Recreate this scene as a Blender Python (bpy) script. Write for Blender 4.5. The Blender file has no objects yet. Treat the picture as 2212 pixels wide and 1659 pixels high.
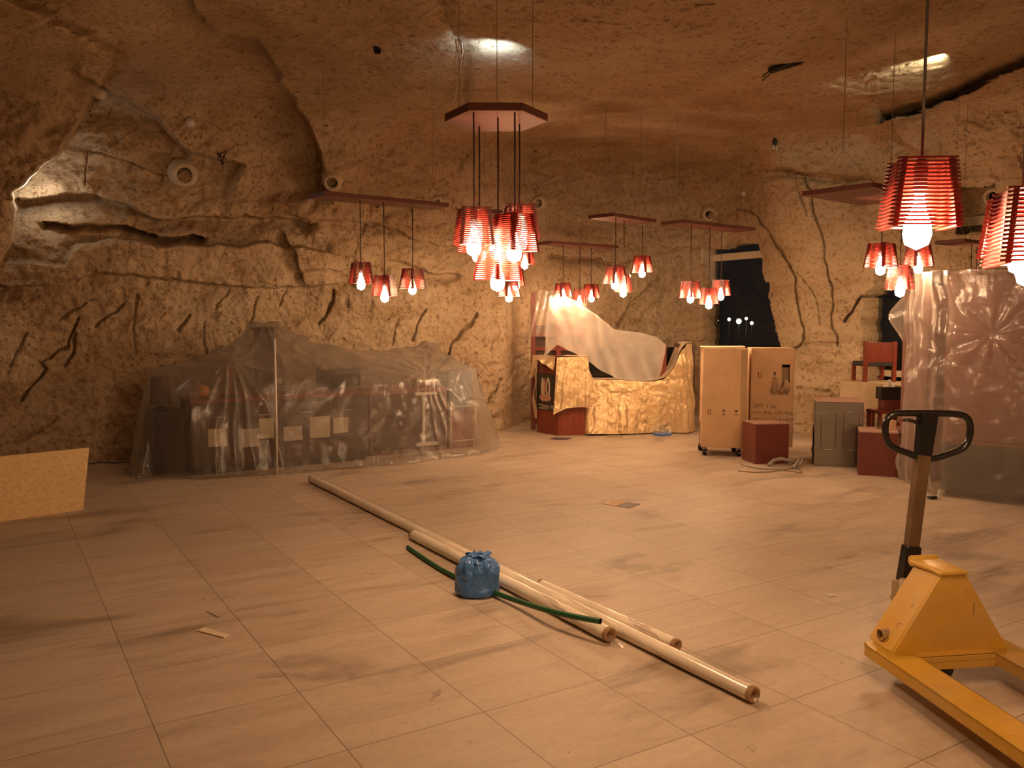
import bpy, bmesh, math, random
import numpy as np
from mathutils import Vector, Matrix, Euler
random.seed(7)
RNG = np.random.default_rng(11)
C = bpy.context.scene.collection
SC = bpy.context.scene
PI = math.pi

# ------------------------------------------------------------------ camera, world, exposure
FPX, CAMH = 1830.0, 1.65
TH = math.atan(137.5 / FPX)                       # pitch down
cam_d = bpy.data.cameras.new('camera'); cam = bpy.data.objects.new('camera', cam_d); C.objects.link(cam)
cam.location = (0, 0, CAMH); cam.rotation_euler = (PI / 2 - TH, 0, 0)
cam_d.sensor_fit = 'HORIZONTAL'; cam_d.sensor_width = 36.0; cam_d.lens = 36.0 * FPX / 2212
cam_d.clip_start = 0.05; cam_d.clip_end = 200
SC.camera = cam
SC.view_settings.view_transform = 'Standard'; SC.view_settings.look = 'None'
SC.view_settings.gamma = 1.0; SC.view_settings.use_curve_mapping = False
SC.view_settings.exposure = 0.0
SC.cycles.max_bounces = 6; SC.cycles.diffuse_bounces = 4; SC.cycles.glossy_bounces = 3
SC.cycles.transmission_bounces = 6; SC.cycles.transparent_max_bounces = 14
SC.cycles.sample_clamp_indirect = 6.0; SC.cycles.caustics_reflective = False; SC.cycles.caustics_refractive = False
SC.cycles.use_denoising = True; SC.cycles.use_adaptive_sampling = True; SC.cycles.adaptive_threshold = 0.09
W = bpy.data.worlds.new('night'); SC.world = W; W.use_nodes = True
W.node_tree.nodes['Background'].inputs[0].default_value = (0.05, 0.06, 0.07, 1)
W.node_tree.nodes['Background'].inputs[1].default_value = 0.12
BULB_L = 285.0
BULB_COL = (1.0, 0.61, 0.32)

def light(name, kind, loc, energy, col, **k):
    d = bpy.data.lights.new(name, kind); d.energy = energy; d.color = col
    for a, v in k.items():
        if a != 'aim': setattr(d, a, v)
    o = bpy.data.objects.new(name, d); C.objects.link(o); o.location = loc
    if 'aim' in k:
        o.rotation_euler = (Vector(k['aim']) - Vector(loc)).to_track_quat('-Z', 'Y').to_euler()
    return o
# lamps of the part of the hall behind the photographer
light('hall_lamp', 'POINT', (3.2, -1.4, 2.4), 90, BULB_COL, shadow_soft_size=0.12)

# ------------------------------------------------------------------ frames and rays
E2 = np.array([0.8507, 0.5257]); N2 = np.array([-0.5257, 0.8507])     # along the tile rows / towards the long rock wall
ANG = math.atan2(E2[1], E2[0])
def ray(px, py):
    u = (px - 1106) / FPX; v = (829.5 - py) / FPX
    return np.array([u, math.cos(TH) + v * math.sin(TH), -math.sin(TH) + v * math.cos(TH)])
O3 = np.array([0, 0, CAMH])
def fl(px, py, z=0.0):
    d = ray(px, py); return O3 + d * ((z - CAMH) / d[2])
def at(px, py, y):
    d = ray(px, py); return O3 + d * (y / d[1])
def on_s(px, py, s):
    d = ray(px, py); return O3 + d * (s / (d[0] * N2[0] + d[1] * N2[1]))
def cs(p): return float(p[0] * E2[0] + p[1] * E2[1]), float(p[0] * N2[0] + p[1] * N2[1])
def xy(c, s): p = c * E2 + s * N2; return float(p[0]), float(p[1])

# ------------------------------------------------------------------ noise
def _h(i, j, k, seed):
    n = (i * 374761393 + j * 668265263 + k * 2147483647 + seed * 974634777) & 0xFFFFFFFF
    n = ((n ^ (n >> 13)) * 1274126177) & 0xFFFFFFFF
    return ((n ^ (n >> 16)) & 0xFFFF) / 65535.0
def vnoise(p, seed=0):
    i = np.floor(p).astype(np.int64); f = p - i; u = f * f * (3 - 2 * f); r = 0
    for a in (0, 1):
        wa = u[:, 0] if a else 1 - u[:, 0]
        for b in (0, 1):
            wb = u[:, 1] if b else 1 - u[:, 1]
            for c in (0, 1):
                wc = u[:, 2] if c else 1 - u[:, 2]
                r = r + wa * wb * wc * _h(i[:, 0] + a, i[:, 1] + b, i[:, 2] + c, seed)
    return r * 2 - 1
def fbm(p, octs=4, seed=0, gain=0.5):
    r = 0; a = 1.0
    for o in range(octs):
        r = r + a * vnoise(p, seed + o); p = p * 2.03 + 3.7; a *= gain
    return r

# ------------------------------------------------------------------ materials
def nt(name):
    m = bpy.data.materials.new(name); m.use_nodes = True
    t = m.node_tree; b = t.nodes['Principled BSDF']; return m, t, b
def N(t, kind, **k):
    n = t.nodes.new(kind)
    for a, v in k.items():
        if a in n.inputs.keys() if isinstance(a, str) else False: n.inputs[a].default_value = v
        else: setattr(n, a, v)
    return n
def ramp(t, fac, stops):
    r = t.nodes.new('ShaderNodeValToRGB'); e = r.color_ramp.elements
    while len(e) > 1: e.remove(e[-1])
    e[0].position = stops[0][0]; e[0].color = (*stops[0][1], 1)
    for p, c in stops[1:]:
        x = e.new(p); x.color = (*c, 1)
    t.links.new(fac, r.inputs[0]); return r.outputs[0]
def coords(t, scale=(1, 1, 1), rot=(0, 0, 0)):
    tc = t.nodes.new('ShaderNodeTexCoord'); mp = t.nodes.new('ShaderNodeMapping')
    mp.inputs['Scale'].default_value = scale; mp.inputs['Rotation'].default_value = rot
    t.links.new(tc.outputs['Object'], mp.inputs[0]); return mp.outputs[0]
def noise(t, vec, scale, detail=4, rough=0.55, dist=0.0):
    n = t.nodes.new('ShaderNodeTexNoise'); n.inputs['Scale'].default_value = scale; n.inputs['Detail'].default_value = detail
    n.inputs['Roughness'].default_value = rough; n.inputs['Distortion'].default_value = dist
    t.links.new(vec, n.inputs['Vector']); return n.outputs[0]
def bump(t, b, h, strength, dist=0.01, prev=None):
    n = t.nodes.new('ShaderNodeBump'); n.inputs['Strength'].default_value = strength; n.inputs['Distance'].default_value = dist
    t.links.new(h, n.inputs['Height'])
    if prev is not None: t.links.new(prev, n.inputs['Normal'])
    t.links.new(n.outputs[0], b.inputs['Normal']); return n.outputs[0]
def mixc(t, fac, a, b, mode='MIX'):
    m = t.nodes.new('ShaderNodeMix'); m.data_type = 'RGBA'; m.blend_type = mode
    for s, v in ((0, fac), (6, a), (7, b)):
        if isinstance(v, (int, float)): m.inputs[s].default_value = v
        elif isinstance(v, tuple): m.inputs[s].default_value = (*v, 1)
        else: t.links.new(v, m.inputs[s])
    return m.outputs[2]
def math_(t, op, a, b=None):
    m = t.nodes.new('ShaderNodeMath'); m.operation = op
    for s, v in ((0, a), (1, b)):
        if v is None: continue
        if isinstance(v, (int, float)): m.inputs[s].default_value = v
        else: t.links.new(v, m.inputs[s])
    return m.outputs[0]
def plain(name, col, rough=0.5, metal=0.0, var=0.12, scale=6.0, bmp=0.0, bscale=60.0, spec=0.5, stretch=(1, 1, 1)):
    m, t, b = nt(name); v = coords(t, stretch)
    n = noise(t, v, scale, 5)
    lo = tuple(c * (1 - var) for c in col); hi = tuple(min(1, c * (1 + var)) for c in col)
    t.links.new(ramp(t, n, [(0.3, lo), (0.7, hi)]), b.inputs['Base Color'])
    b.inputs['Roughness'].default_value = rough; b.inputs['Metallic'].default_value = metal
    b.inputs['Specular IOR Level'].default_value = spec
    if bmp: bump(t, b, noise(t, v, bscale, 4), bmp, 0.004)
    return m
def wood(name, col, rough=0.45, grain=(1, 14, 14), var=0.35, scale=3.0):
    m, t, b = nt(name); v = coords(t, grain)
    n = noise(t, v, scale, 6, 0.6, 0.6)
    lo = tuple(c * (1 - var) for c in col); hi = tuple(min(1, c * (1 + var * 0.6)) for c in col)
    t.links.new(ramp(t, n, [(0.28, lo), (0.5, col), (0.72, hi)]), b.inputs['Base Color'])
    b.inputs['Roughness'].default_value = rough; bump(t, b, n, 0.08, 0.002); return m

def rock_mat():
    m, t, b = nt('sandstone'); v = coords(t)
    vs = coords(t, (0.6, 0.6, 2.2), (0.12, 0.2, 0.5))
    big = noise(t, v, 0.55, 3, 0.6, 0.3); band = noise(t, vs, 1.8, 4, 0.62, 0.8); fine = noise(t, v, 16, 3, 0.65)
    c1 = ramp(t, big, [(0.32, (0.50, 0.365, 0.235)), (0.5, (0.60, 0.46, 0.31)), (0.68, (0.67, 0.54, 0.38))])
    c2 = ramp(t, band, [(0.3, (0.74, 0.68, 0.60)), (0.55, (1, 1, 1)), (0.75, (1.0, 0.97, 0.93))])
    c3 = ramp(t, fine, [(0.36, (0.70, 0.63, 0.56)), (0.46, (1, 1, 1))])
    c = mixc(t, 1.0, mixc(t, 0.8, c1, c2, 'MULTIPLY'), c3, 'MULTIPLY')
    # small pits of the stone
    vo = t.nodes.new('ShaderNodeTexVoronoi'); vo.inputs['Scale'].default_value = 15.0; vo.inputs['Randomness'].default_value = 1.0
    dn = t.nodes.new('ShaderNodeVectorMath'); dn.operation = 'ADD'
    nn = t.nodes.new('ShaderNodeTexNoise'); nn.inputs['Scale'].default_value = 12.0; nn.inputs['Detail'].default_value = 1.0; t.links.new(v, nn.inputs['Vector'])
    sc = t.nodes.new('ShaderNodeVectorMath'); sc.operation = 'SCALE'; sc.inputs['Scale'].default_value = 0.07
    t.links.new(nn.outputs['Color'], sc.inputs[0]); t.links.new(v, dn.inputs[0]); t.links.new(sc.outputs[0], dn.inputs[1])
    t.links.new(dn.outputs[0], vo.inputs['Vector'])
    mask = noise(t, v, 2.3, 3, 0.7)
    thr = math_(t, 'MULTIPLY', math_(t, 'SUBTRACT', mask, 0.42), 0.85)
    pit = math_(t, 'SUBTRACT', vo.outputs['Distance'], thr)
    pitr = ramp(t, pit, [(0.0, (0, 0, 0)), (0.12, (1, 1, 1))])
    c = mixc(t, 1.0, c, mixc(t, pitr, (0.66, 0.56, 0.48), (1, 1, 1)), 'MULTIPLY')
    t.links.new(c, b.inputs['Base Color'])
    b.inputs['Roughness'].default_value = 0.92; b.inputs['Specular IOR Level'].default_value = 0.15
    p = bump(t, b, pitr, 0.5, 0.03)
    p = bump(t, b, noise(t, v, 7, 4, 0.62), 0.6, 0.06, p)
    p = bump(t, b, noise(t, v, 40, 3, 0.75), 0.9, 0.022, p)
    return m

def floor_mat():
    m, t, b = nt('floor_tiles'); v = coords(t)
    sep = t.nodes.new('ShaderNodeSeparateXYZ'); t.links.new(v, sep.inputs[0])
    def cell(o, off):
        a = math_(t, 'DIVIDE', math_(t, 'SUBTRACT', o, off), 0.604)
        return math_(t, 'FLOOR', a), math_(t, 'FRACT', a)
    cx, fx = cell(sep.outputs[0], 0.512); cy, fy = cell(sep.outputs[1], 3.01)
    cmb = t.nodes.new('ShaderNodeCombineXYZ'); t.links.new(cx, cmb.inputs[0]); t.links.new(cy, cmb.inputs[1])
    wn = t.nodes.new('ShaderNodeTexWhiteNoise'); wn.noise_dimensions = '3D'; t.links.new(cmb.outputs[0], wn.inputs['Vector'])
    off = t.nodes.new('ShaderNodeVectorMath'); off.operation = 'SCALE'; off.inputs['Scale'].default_value = 30.0
    t.links.new(wn.outputs['Color'], off.inputs[0])
    ad = t.nodes.new('ShaderNodeVectorMath'); ad.operation = 'ADD'; t.links.new(v, ad.inputs[0]); t.links.new(off.outputs[0], ad.inputs[1])
    mp = t.nodes.new('ShaderNodeMapping'); mp.inputs['Scale'].default_value = (0.9, 5.0, 1); t.links.new(ad.outputs[0], mp.inputs[0])
    st = noise(t, mp.outputs[0], 1.6, 4, 0.6, 0.9)
    col = ramp(t, st, [(0.28, (0.50, 0.40, 0.31)), (0.5, (0.60, 0.49, 0.385)), (0.72, (0.65, 0.545, 0.435))])
    tint = ramp(t, wn.outputs['Value'], [(0.0, (0.86, 0.85, 0.84)), (1.0, (1.0, 1.0, 1.0))])
    col = mixc(t, 0.8, col, tint, 'MULTIPLY')
    fine = noise(t, ad.outputs[0], 30, 2)
    col = mixc(t, 0.6, col, ramp(t, fine, [(0.3, (0.86, 0.85, 0.83)), (0.6, (1, 1, 1))]), 'MULTIPLY')
    # dirty patches and scuffs
    vs = coords(t, (0.55, 1.5, 1), (0, 0, 0.35))
    stn = noise(t, vs, 1.25, 4, 0.62, 0.7)
    col = mixc(t, 1.0, col, ramp(t, stn, [(0.30, (0.60, 0.58, 0.56)), (0.44, (1, 1, 1))]), 'MULTIPLY')
    stn2 = noise(t, v, 2.6, 5, 0.7, 0.4)
    col = mixc(t, 1.0, col, ramp(t, stn2, [(0.27, (0.52, 0.47, 0.42)), (0.34, (1, 1, 1))]), 'MULTIPLY')
    spk = noise(t, v, 14, 3, 0.7)
    col = mixc(t, 1.0, col, ramp(t, spk, [(0.24, (0.4, 0.35, 0.3)), (0.29, (1, 1, 1))]), 'MULTIPLY')
    def edge(f):
        d = math_(t, 'SUBTRACT', 0.5, math_(t, 'ABSOLUTE', math_(t, 'SUBTRACT', f, 0.5)))
        return math_(t, 'LESS_THAN', d, 0.0042)
    g = math_(t, 'MAXIMUM', edge(fx), edge(fy))
    col = mixc(t, math_(t, 'MULTIPLY', g, 0.75), col, (0.16, 0.115, 0.08))
    t.links.new(col, b.inputs['Base Color'])
    rr = ramp(t, st, [(0.3, (0.42,) * 3), (0.7, (0.56,) * 3)]); t.links.new(rr, b.inputs['Roughness'])
    b.inputs['Specular IOR Level'].default_value = 0.35
    p = bump(t, b, math_(t, 'SUBTRACT', 1.0, g), 0.4, 0.003); bump(t, b, st, 0.06, 0.004, p)
    return m

def sheet_mat(name, col=(0.82, 0.76, 0.70), op=0.42, rough=0.22, gl=0.10):
    m = bpy.data.materials.new(name); m.use_nodes = True; t = m.node_tree; t.nodes.clear()
    out = t.nodes.new('ShaderNodeOutputMaterial')
    v = coords(t)
    tr = t.nodes.new('ShaderNodeBsdfTransparent'); tr.inputs[0].default_value = (0.97, 0.96, 0.95, 1)
    df = t.nodes.new('ShaderNodeBsdfDiffuse'); df.inputs[0].default_value = (*col, 1)
    tl = t.nodes.new('ShaderNodeBsdfTranslucent'); tl.inputs[0].default_value = (*col, 1)
    gs = t.nodes.new('ShaderNodeBsdfGlossy'); gs.inputs[0].default_value = (1, 1, 1, 1); gs.inputs[1].default_value = rough
    bp = t.nodes.new('ShaderNodeBump'); bp.inputs['Strength'].default_value = 0.35; bp.inputs['Distance'].default_value = 0.02
    t.links.new(noise(t, v, 9, 5, 0.6, 1.2), bp.inputs['Height'])
    for s in (df, gs): t.links.new(bp.outputs[0], s.inputs['Normal'])
    m1 = t.nodes.new('ShaderNodeMixShader'); m1.inputs[0].default_value = 0.45
    t.links.new(df.outputs[0], m1.inputs[1]); t.links.new(tl.outputs[0], m1.inputs[2])
    lw = t.nodes.new('ShaderNodeLayerWeight'); lw.inputs[0].default_value = 0.35
    fac = math_(t, 'MINIMUM', math_(t, 'ADD', op, math_(t, 'MULTIPLY', lw.outputs['Facing'], 0.55)), 0.95)
    cl = noise(t, v, 3.2, 4, 0.6)
    fac = math_(t, 'MULTIPLY', fac, math_(t, 'ADD', 0.75, math_(t, 'MULTIPLY', cl, 0.5)))
    m2 = t.nodes.new('ShaderNodeMixShader'); t.links.new(fac, m2.inputs[0])
    t.links.new(tr.outputs[0], m2.inputs[1]); t.links.new(m1.outputs[0], m2.inputs[2])
    lwf = t.nodes.new('ShaderNodeLayerWeight'); lwf.inputs[0].default_value = 0.5
    fr = math_(t, 'ADD', 0.05, math_(t, 'MULTIPLY', math_(t, 'POWER', lwf.outputs['Facing'], 5.0), 0.95))
    m3 = t.nodes.new('ShaderNodeMixShader'); t.links.new(math_(t, 'MULTIPLY', fr, gl * 10 * 0.6), m3.inputs[0])
    t.links.new(m2.outputs[0], m3.inputs[1]); t.links.new(gs.outputs[0], m3.inputs[2])
    t.links.new(m3.outputs[0], out.inputs[0]); return m

def glass_mat(name, tint=(0.9, 0.92, 0.92), refl=1.0, rough=0.0):
    m = bpy.data.materials.new(name); m.use_nodes = True; t = m.node_tree; t.nodes.clear()
    out = t.nodes.new('ShaderNodeOutputMaterial')
    tr = t.nodes.new('ShaderNodeBsdfTransparent'); tr.inputs[0].default_value = (*tint, 1)
    gs = t.nodes.new('ShaderNodeBsdfGlossy'); gs.inputs[1].default_value = rough
    v = coords(t); bp = t.nodes.new('ShaderNodeBump'); bp.inputs['Strength'].default_value = 0.02; bp.inputs['Distance'].default_value = 0.01
    t.links.new(noise(t, v, 0.8, 2), bp.inputs['Height']); t.links.new(bp.outputs[0], gs.inputs['Normal'])
    lwf = t.nodes.new('ShaderNodeLayerWeight'); lwf.inputs[0].default_value = 0.5
    fr = math_(t, 'ADD', 0.05, math_(t, 'MULTIPLY', math_(t, 'POWER', lwf.outputs['Facing'], 5.0), 0.95))
    m3 = t.nodes.new('ShaderNodeMixShader'); t.links.new(math_(t, 'MULTIPLY', fr, refl), m3.inputs[0])
    t.links.new(tr.outputs[0], m3.inputs[1]); t.links.new(gs.outputs[0], m3.inputs[2])
    t.links.new(m3.outputs[0], out.inputs[0]); return m
def emit_mat(name, col, s):
    m = bpy.data.materials.new(name); m.use_nodes = True; t = m.node_tree; t.nodes.clear()
    out = t.nodes.new('ShaderNodeOutputMaterial'); e = t.nodes.new('ShaderNodeEmission')
    e.inputs[0].default_value = (*col, 1); e.inputs[1].default_value = s; t.links.new(e.outputs[0], out.inputs[0]); m.cycles.emission_sampling = 'FRONT'; return m
def slat_mat():
    m, t, b = nt('red_slats'); v = coords(t, (30, 30, 120))
    n = noise(t, v, 1.0, 4)
    t.links.new(ramp(t, n, [(0.3, (0.20, 0.020, 0.016)), (0.7, (0.32, 0.038, 0.028))]), b.inputs['Base Color'])
    b.inputs['Roughness'].default_value = 0.3
    tl = t.nodes.new('ShaderNodeBsdfTranslucent'); tl.inputs[0].default_value = (0.80, 0.11, 0.06, 1)
    mx = t.nodes.new('ShaderNodeMixShader'); mx.inputs[0].default_value = 0.26
    t.links.new(b.outputs[0], mx.inputs[1]); t.links.new(tl.outputs[0], mx.inputs[2])
    t.links.new(mx.outputs[0], t.nodes['Material Output'].inputs[0]); return m
def satin_mat():
    m, t, b = nt('gold_satin'); v = coords(t)
    n = noise(t, v, 5, 5, 0.6, 0.8)
    t.links.new(ramp(t, n, [(0.3, (0.66, 0.46, 0.24)), (0.7, (0.80, 0.59, 0.33))]), b.inputs['Base Color'])
    b.inputs['Roughness'].default_value = 0.30; b.inputs['Metallic'].default_value = 0.45
    b.inputs['Sheen Weight'].default_value = 0.3
    bump(t, b, noise(t, v, 13, 5, 0.6, 1.5), 0.5, 0.03); return m
def yellow_mat():
    m, t, b = nt('worn_yellow_paint'); v = coords(t)
    n = noise(t, v, 4, 6, 0.65); chips = noise(t, v, 11, 6, 0.72)
    c = ramp(t, n, [(0.3, (0.56, 0.31, 0.03)), (0.7, (0.70, 0.42, 0.055))])
    c = mixc(t, ramp(t, chips, [(0.31, (1, 1, 1)), (0.345, (0, 0, 0))]), c, (0.13, 0.055, 0.02))
    dust = noise(t, v, 2.2, 5)
    c = mixc(t, ramp(t, dust, [(0.40, (0, 0, 0)), (0.66, (0.6, 0.6, 0.6))]), c, (0.45, 0.30, 0.16))
    t.links.new(c, b.inputs['Base Color']); b.inputs['Roughness'].default_value = 0.42
    bump(t, b, chips, 0.12, 0.003); return m

M = dict(
    rock=rock_mat(), floor=floor_mat(), slat=slat_mat(), satin=satin_mat(), yellow=yellow_mat(),
    bulb=emit_mat('bulb_glow', BULB_COL, BULB_L), bulb_dim=emit_mat('bulb_glow_dim', BULB_COL, BULB_L * 0.20),  # second bulb is the same one dimmed, to darken the left side
    sheet=sheet_mat('plastic_sheet', (0.54, 0.49, 0.44), 0.27, 0.2, 0.16),
    sheet_pink=sheet_mat('plastic_sheet_pale', (0.78, 0.69, 0.64), 0.25, 0.18, 0.18),
    sheet_soft=sheet_mat('plastic_sheet_soft', (0.86, 0.80, 0.74), 0.62, 0.35, 0.06),
    board=wood('red_stained_board', (0.14, 0.042, 0.028), 0.5, (2, 12, 12)),
    cord=plain('dark_cord', (0.05, 0.028, 0.02), 0.6), wire=plain('steel_wire', (0.30, 0.24, 0.18), 0.4, 0.6),
    socket=plain('lamp_holder_black', (0.03, 0.02, 0.02), 0.4),
    ply=wood('plywood', (0.80, 0.58, 0.29), 0.5, (1.2, 14, 14), 0.22), carton=plain('cardboard', (0.60, 0.39, 0.225), 0.8, 0, 0.10, 4, 0.1, 30),
    carton_in=plain('cardboard_inside', (0.40, 0.27, 0.16), 0.85), print_=plain('print_ink', (0.10, 0.055, 0.03), 0.8),
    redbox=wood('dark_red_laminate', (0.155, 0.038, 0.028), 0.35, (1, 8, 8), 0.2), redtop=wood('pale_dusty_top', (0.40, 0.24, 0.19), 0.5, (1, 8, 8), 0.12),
    redwood=wood('red_wood', (0.21, 0.042, 0.022), 0.35, (6, 6, 1), 0.25),
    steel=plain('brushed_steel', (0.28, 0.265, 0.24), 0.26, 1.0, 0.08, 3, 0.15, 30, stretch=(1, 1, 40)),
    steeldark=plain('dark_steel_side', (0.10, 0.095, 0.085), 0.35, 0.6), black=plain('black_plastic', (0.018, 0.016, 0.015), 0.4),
    blackgloss=plain('black_enamel', (0.012, 0.011, 0.011), 0.18), rubber=plain('rubber', (0.02, 0.018, 0.017), 0.7),
    chrome=plain('dull_metal', (0.45, 0.42, 0.38), 0.35, 0.9), shaftpaint=plain('dusty_shaft_paint', (0.13, 0.075, 0.035), 0.5, 0.2, 0.25, 8),
    bluebag=None, green=plain('green_hose', (0.012, 0.10, 0.025), 0.45, 0, 0.15), white=plain('white_plastic', (0.72, 0.68, 0.62), 0.4),
    cream=plain('cream_paint', (0.66, 0.56, 0.43), 0.5), grey=plain('grey_conduit', (0.33, 0.30, 0.27), 0.5), paper=plain('cream_paper', (0.74, 0.62, 0.46), 0.8),
    ceramic=plain('stone_coloured_pipe', (0.60, 0.50, 0.37), 0.6), hole=plain('shade_black', (0.008, 0.007, 0.006), 0.9),  # the near-black puts the shade inside openings into the colour
    tube=plain('wrapped_tube', (0.86, 0.77, 0.64), 0.16, 0, 0.15, 3, 0.2, 12, stretch=(1, 1, 1)), core=plain('cardboard_core', (0.36, 0.22, 0.12), 0.8),
    darkwood=wood('dark_brown_cabinet', (0.085, 0.045, 0.03), 0.45, (1, 1, 8), 0.25), charcoal=plain('charcoal_fabric', (0.035, 0.03, 0.035), 0.85, 0, 0.2, 40),
    plum=plain('plum_shade', (0.13, 0.07, 0.07), 0.6), bluegrey=plain('blue_grey_panel', (0.22, 0.25, 0.27), 0.5), pale=plain('pale_card', (0.66, 0.58, 0.42), 0.7),
    orange=plain('orange_ball', (0.75, 0.33, 0.08), 0.5), posterbg=plain('poster_black', (0.03, 0.022, 0.02), 0.35), glass=glass_mat('window_glass', (0.55, 0.58, 0.56), 1.0),
    clear=glass_mat('clear_glass', (0.92, 0.92, 0.92), 1.6), greytop=plain('dark_green_panel', (0.055, 0.058, 0.05), 0.4), pinkwood=wood('red_brown_panel', (0.24, 0.10, 0.075), 0.5, (1, 1, 8), 0.2),
    photo_a=plain('print_pink', (0.50, 0.26, 0.20), 0.5), photo_b=plain('print_pale', (0.55, 0.45, 0.36), 0.5), photo_c=plain('print_purple', (0.12, 0.08, 0.12), 0.4),
    offwhite=plain('white_print', (0.62, 0.56, 0.48), 0.6), linen=plain('beige_table_cloth', (0.55, 0.42, 0.27), 0.8), photo_o=plain('print_orange', (0.55, 0.28, 0.10), 0.5),
    dustpipe=plain('dusty_pipe', (0.36, 0.25, 0.15), 0.6, 0.2), reflectionglow=emit_mat('reflection_glow', (1.0, 0.86, 0.62), 9.0),  # glow of the added globes that stand in for lamp reflections
)
def bag_mat():
    m, t, b = nt('blue_plastic_bag'); v = coords(t)
    n = noise(t, v, 14, 5, 0.6, 1.0)
    t.links.new(ramp(t, n, [(0.3, (0.05, 0.16, 0.46)), (0.7, (0.09, 0.25, 0.62))]), b.inputs['Base Color'])
    b.inputs['Roughness'].default_value = 0.24; bump(t, b, noise(t, v, 11, 3, 0.5, 1.2), 0.35, 0.02); return m
M['bluebag'] = bag_mat()

# ------------------------------------------------------------------ mesh helpers
class MB:
    def __init__(s): s.v = []; s.f = []
    def add(s, v, f):
        o = len(s.v); s.v += [tuple(map(float, p)) for p in v]; s.f += [tuple(i + o for i in q) for q in f]; return s
    def box(s, c, size, rot=None):
        x, y, z = (a / 2 for a in size)
        P = [Vector(q) for q in ((-x, -y, -z), (x, -y, -z), (x, y, -z), (-x, y, -z), (-x, -y, z), (x, -y, z), (x, y, z), (-x, y, z))]
        R = Euler(rot).to_matrix() if rot is not None else Matrix.Identity(3)
        c = Vector(c)
        return s.add([R @ p + c for p in P], [(3, 2, 1, 0), (4, 5, 6, 7), (0, 1, 5, 4), (1, 2, 6, 5), (2, 3, 7, 6), (3, 0, 4, 7)])
    def prism(s, poly, z0, z1):
        n = len(poly)
        v = [(x, y, z0) for x, y in poly] + [(x, y, z1) for x, y in poly]
        return s.add(v, [tuple(range(n))[::-1], tuple(range(n, 2 * n))] + [(i, (i + 1) % n, n + (i + 1) % n, n + i) for i in range(n)])
    def hexa(s, v):   # eight corners, bottom loop then top loop
        return s.add(v, [(3, 2, 1, 0), (4, 5, 6, 7), (0, 1, 5, 4), (1, 2, 6, 5), (2, 3, 7, 6), (3, 0, 4, 7)])
    def tube(s, pts, r, n=10, cap=True, closed=False):
        P = [Vector(p) for p in pts]; k = len(P); rs = r if isinstance(r, (list, tuple)) else [r] * k
        up = None; vs = []
        for i in range(k):
            if closed: tg = (P[(i + 1) % k] - P[i - 1]).normalized()
            else: tg = (P[min(i + 1, k - 1)] - P[max(i - 1, 0)]).normalized()
            if up is None:
                a = Vector((0, 0, 1)) if abs(tg.z) < 0.9 else Vector((1, 0, 0)); up = (a - tg * a.dot(tg)).normalized()
            else: up = (up - tg * up.dot(tg)).normalized()
            b = tg.cross(up)
            vs += [P[i] + (up * math.cos(2 * PI * j / n) + b * math.sin(2 * PI * j / n)) * rs[i] for j in range(n)]
        fs = []
        for i in range(k if closed else k - 1):
            i2 = (i + 1) % k
            fs += [(i * n + j, i * n + (j + 1) % n, i2 * n + (j + 1) % n, i2 * n + j) for j in range(n)]
        if cap and not closed: fs += [tuple(range(n))[::-1], tuple((k - 1) * n + j for j in range(n))]
        return s.add(vs, fs)
    def lathe(s, prof, n=20, mat=None, cap=False):
        mat = mat or Matrix.Identity(4); k = len(prof); vs = []
        for r, z in prof: vs += [mat @ Vector((r * math.cos(2 * PI * j / n), r * math.sin(2 * PI * j / n), z)) for j in range(n)]
        fs = [(i * n + j, i * n + (j + 1) % n, (i + 1) * n + (j + 1) % n, (i + 1) * n + j) for i in range(k - 1) for j in range(n)]
        if cap: fs += [tuple(range(n))[::-1], tuple((k - 1) * n + j for j in range(n))]
        return s.add(vs, fs)
    def grid(s, P, closed=False):
        a, b = P.shape[:2]
        fs = [(i * b + j, i * b + (j + 1) % b, (i + 1) * b + (j + 1) % b, (i + 1) * b + j) for i in range(a - 1) for j in range(b if closed else b - 1)]
        return s.add(P.reshape(-1, 3), fs)
    def build(s, name, mat, parent=None, smooth=False, bevel=0.0, off=None, solid=0.0):
        me = bpy.data.meshes.new(name)
        v = s.v if off is None else [(a - off[0], b - off[1], c - off[2]) for a, b, c in s.v]
        me.from_pydata(v, [], s.f); me.validate()
        bm = bmesh.new(); bm.from_mesh(me); bmesh.ops.recalc_face_normals(bm, faces=bm.faces); bm.to_mesh(me); bm.free()
        me.materials.append(mat)
        if smooth: me.polygons.foreach_set('use_smooth', [True] * len(me.polygons))
        o = bpy.data.objects.new(name, me); C.objects.link(o)
        if parent is not None: o.parent = parent
        if solid:
            md = o.modifiers.new('thickness', 'SOLIDIFY'); md.thickness = solid; md.offset = 0
        if bevel:
            md = o.modifiers.new('edge', 'BEVEL'); md.width = bevel; md.segments = 2; md.limit_method = 'ANGLE'
        return o
def tag(o, label, cat=None, group=None, kind=None):
    if label: o['label'] = label
    if cat: o['category'] = cat
    if group: o['group'] = group
    if kind: o['kind'] = kind
    return o
def thing(name, label, cat, loc=(0, 0, 0), rotz=0.0, group=None):
    o = bpy.data.objects.new(name, None); o.empty_display_size = 0.1; C.objects.link(o)
    o.location = loc; o.rotation_euler = (0, 0, rotz); return tag(o, label, cat, group)
def place(o, loc, rotz=0.0): o.location = loc; o.rotation_euler = (0, 0, rotz); return o
def single(mb, name, mat, label, cat, group=None, smooth=False, bevel=0.0, solid=0.0):
    """a thing of one mesh, built in world space, its origin moved to its base"""
    a = np.array(mb.v); o3 = (float(a[:, 0].mean()), float(a[:, 1].mean()), float(a[:, 2].min()))
    o = mb.build(name, mat, None, smooth, bevel, o3, solid); o.location = o3; return tag(o, label, cat, group)
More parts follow.
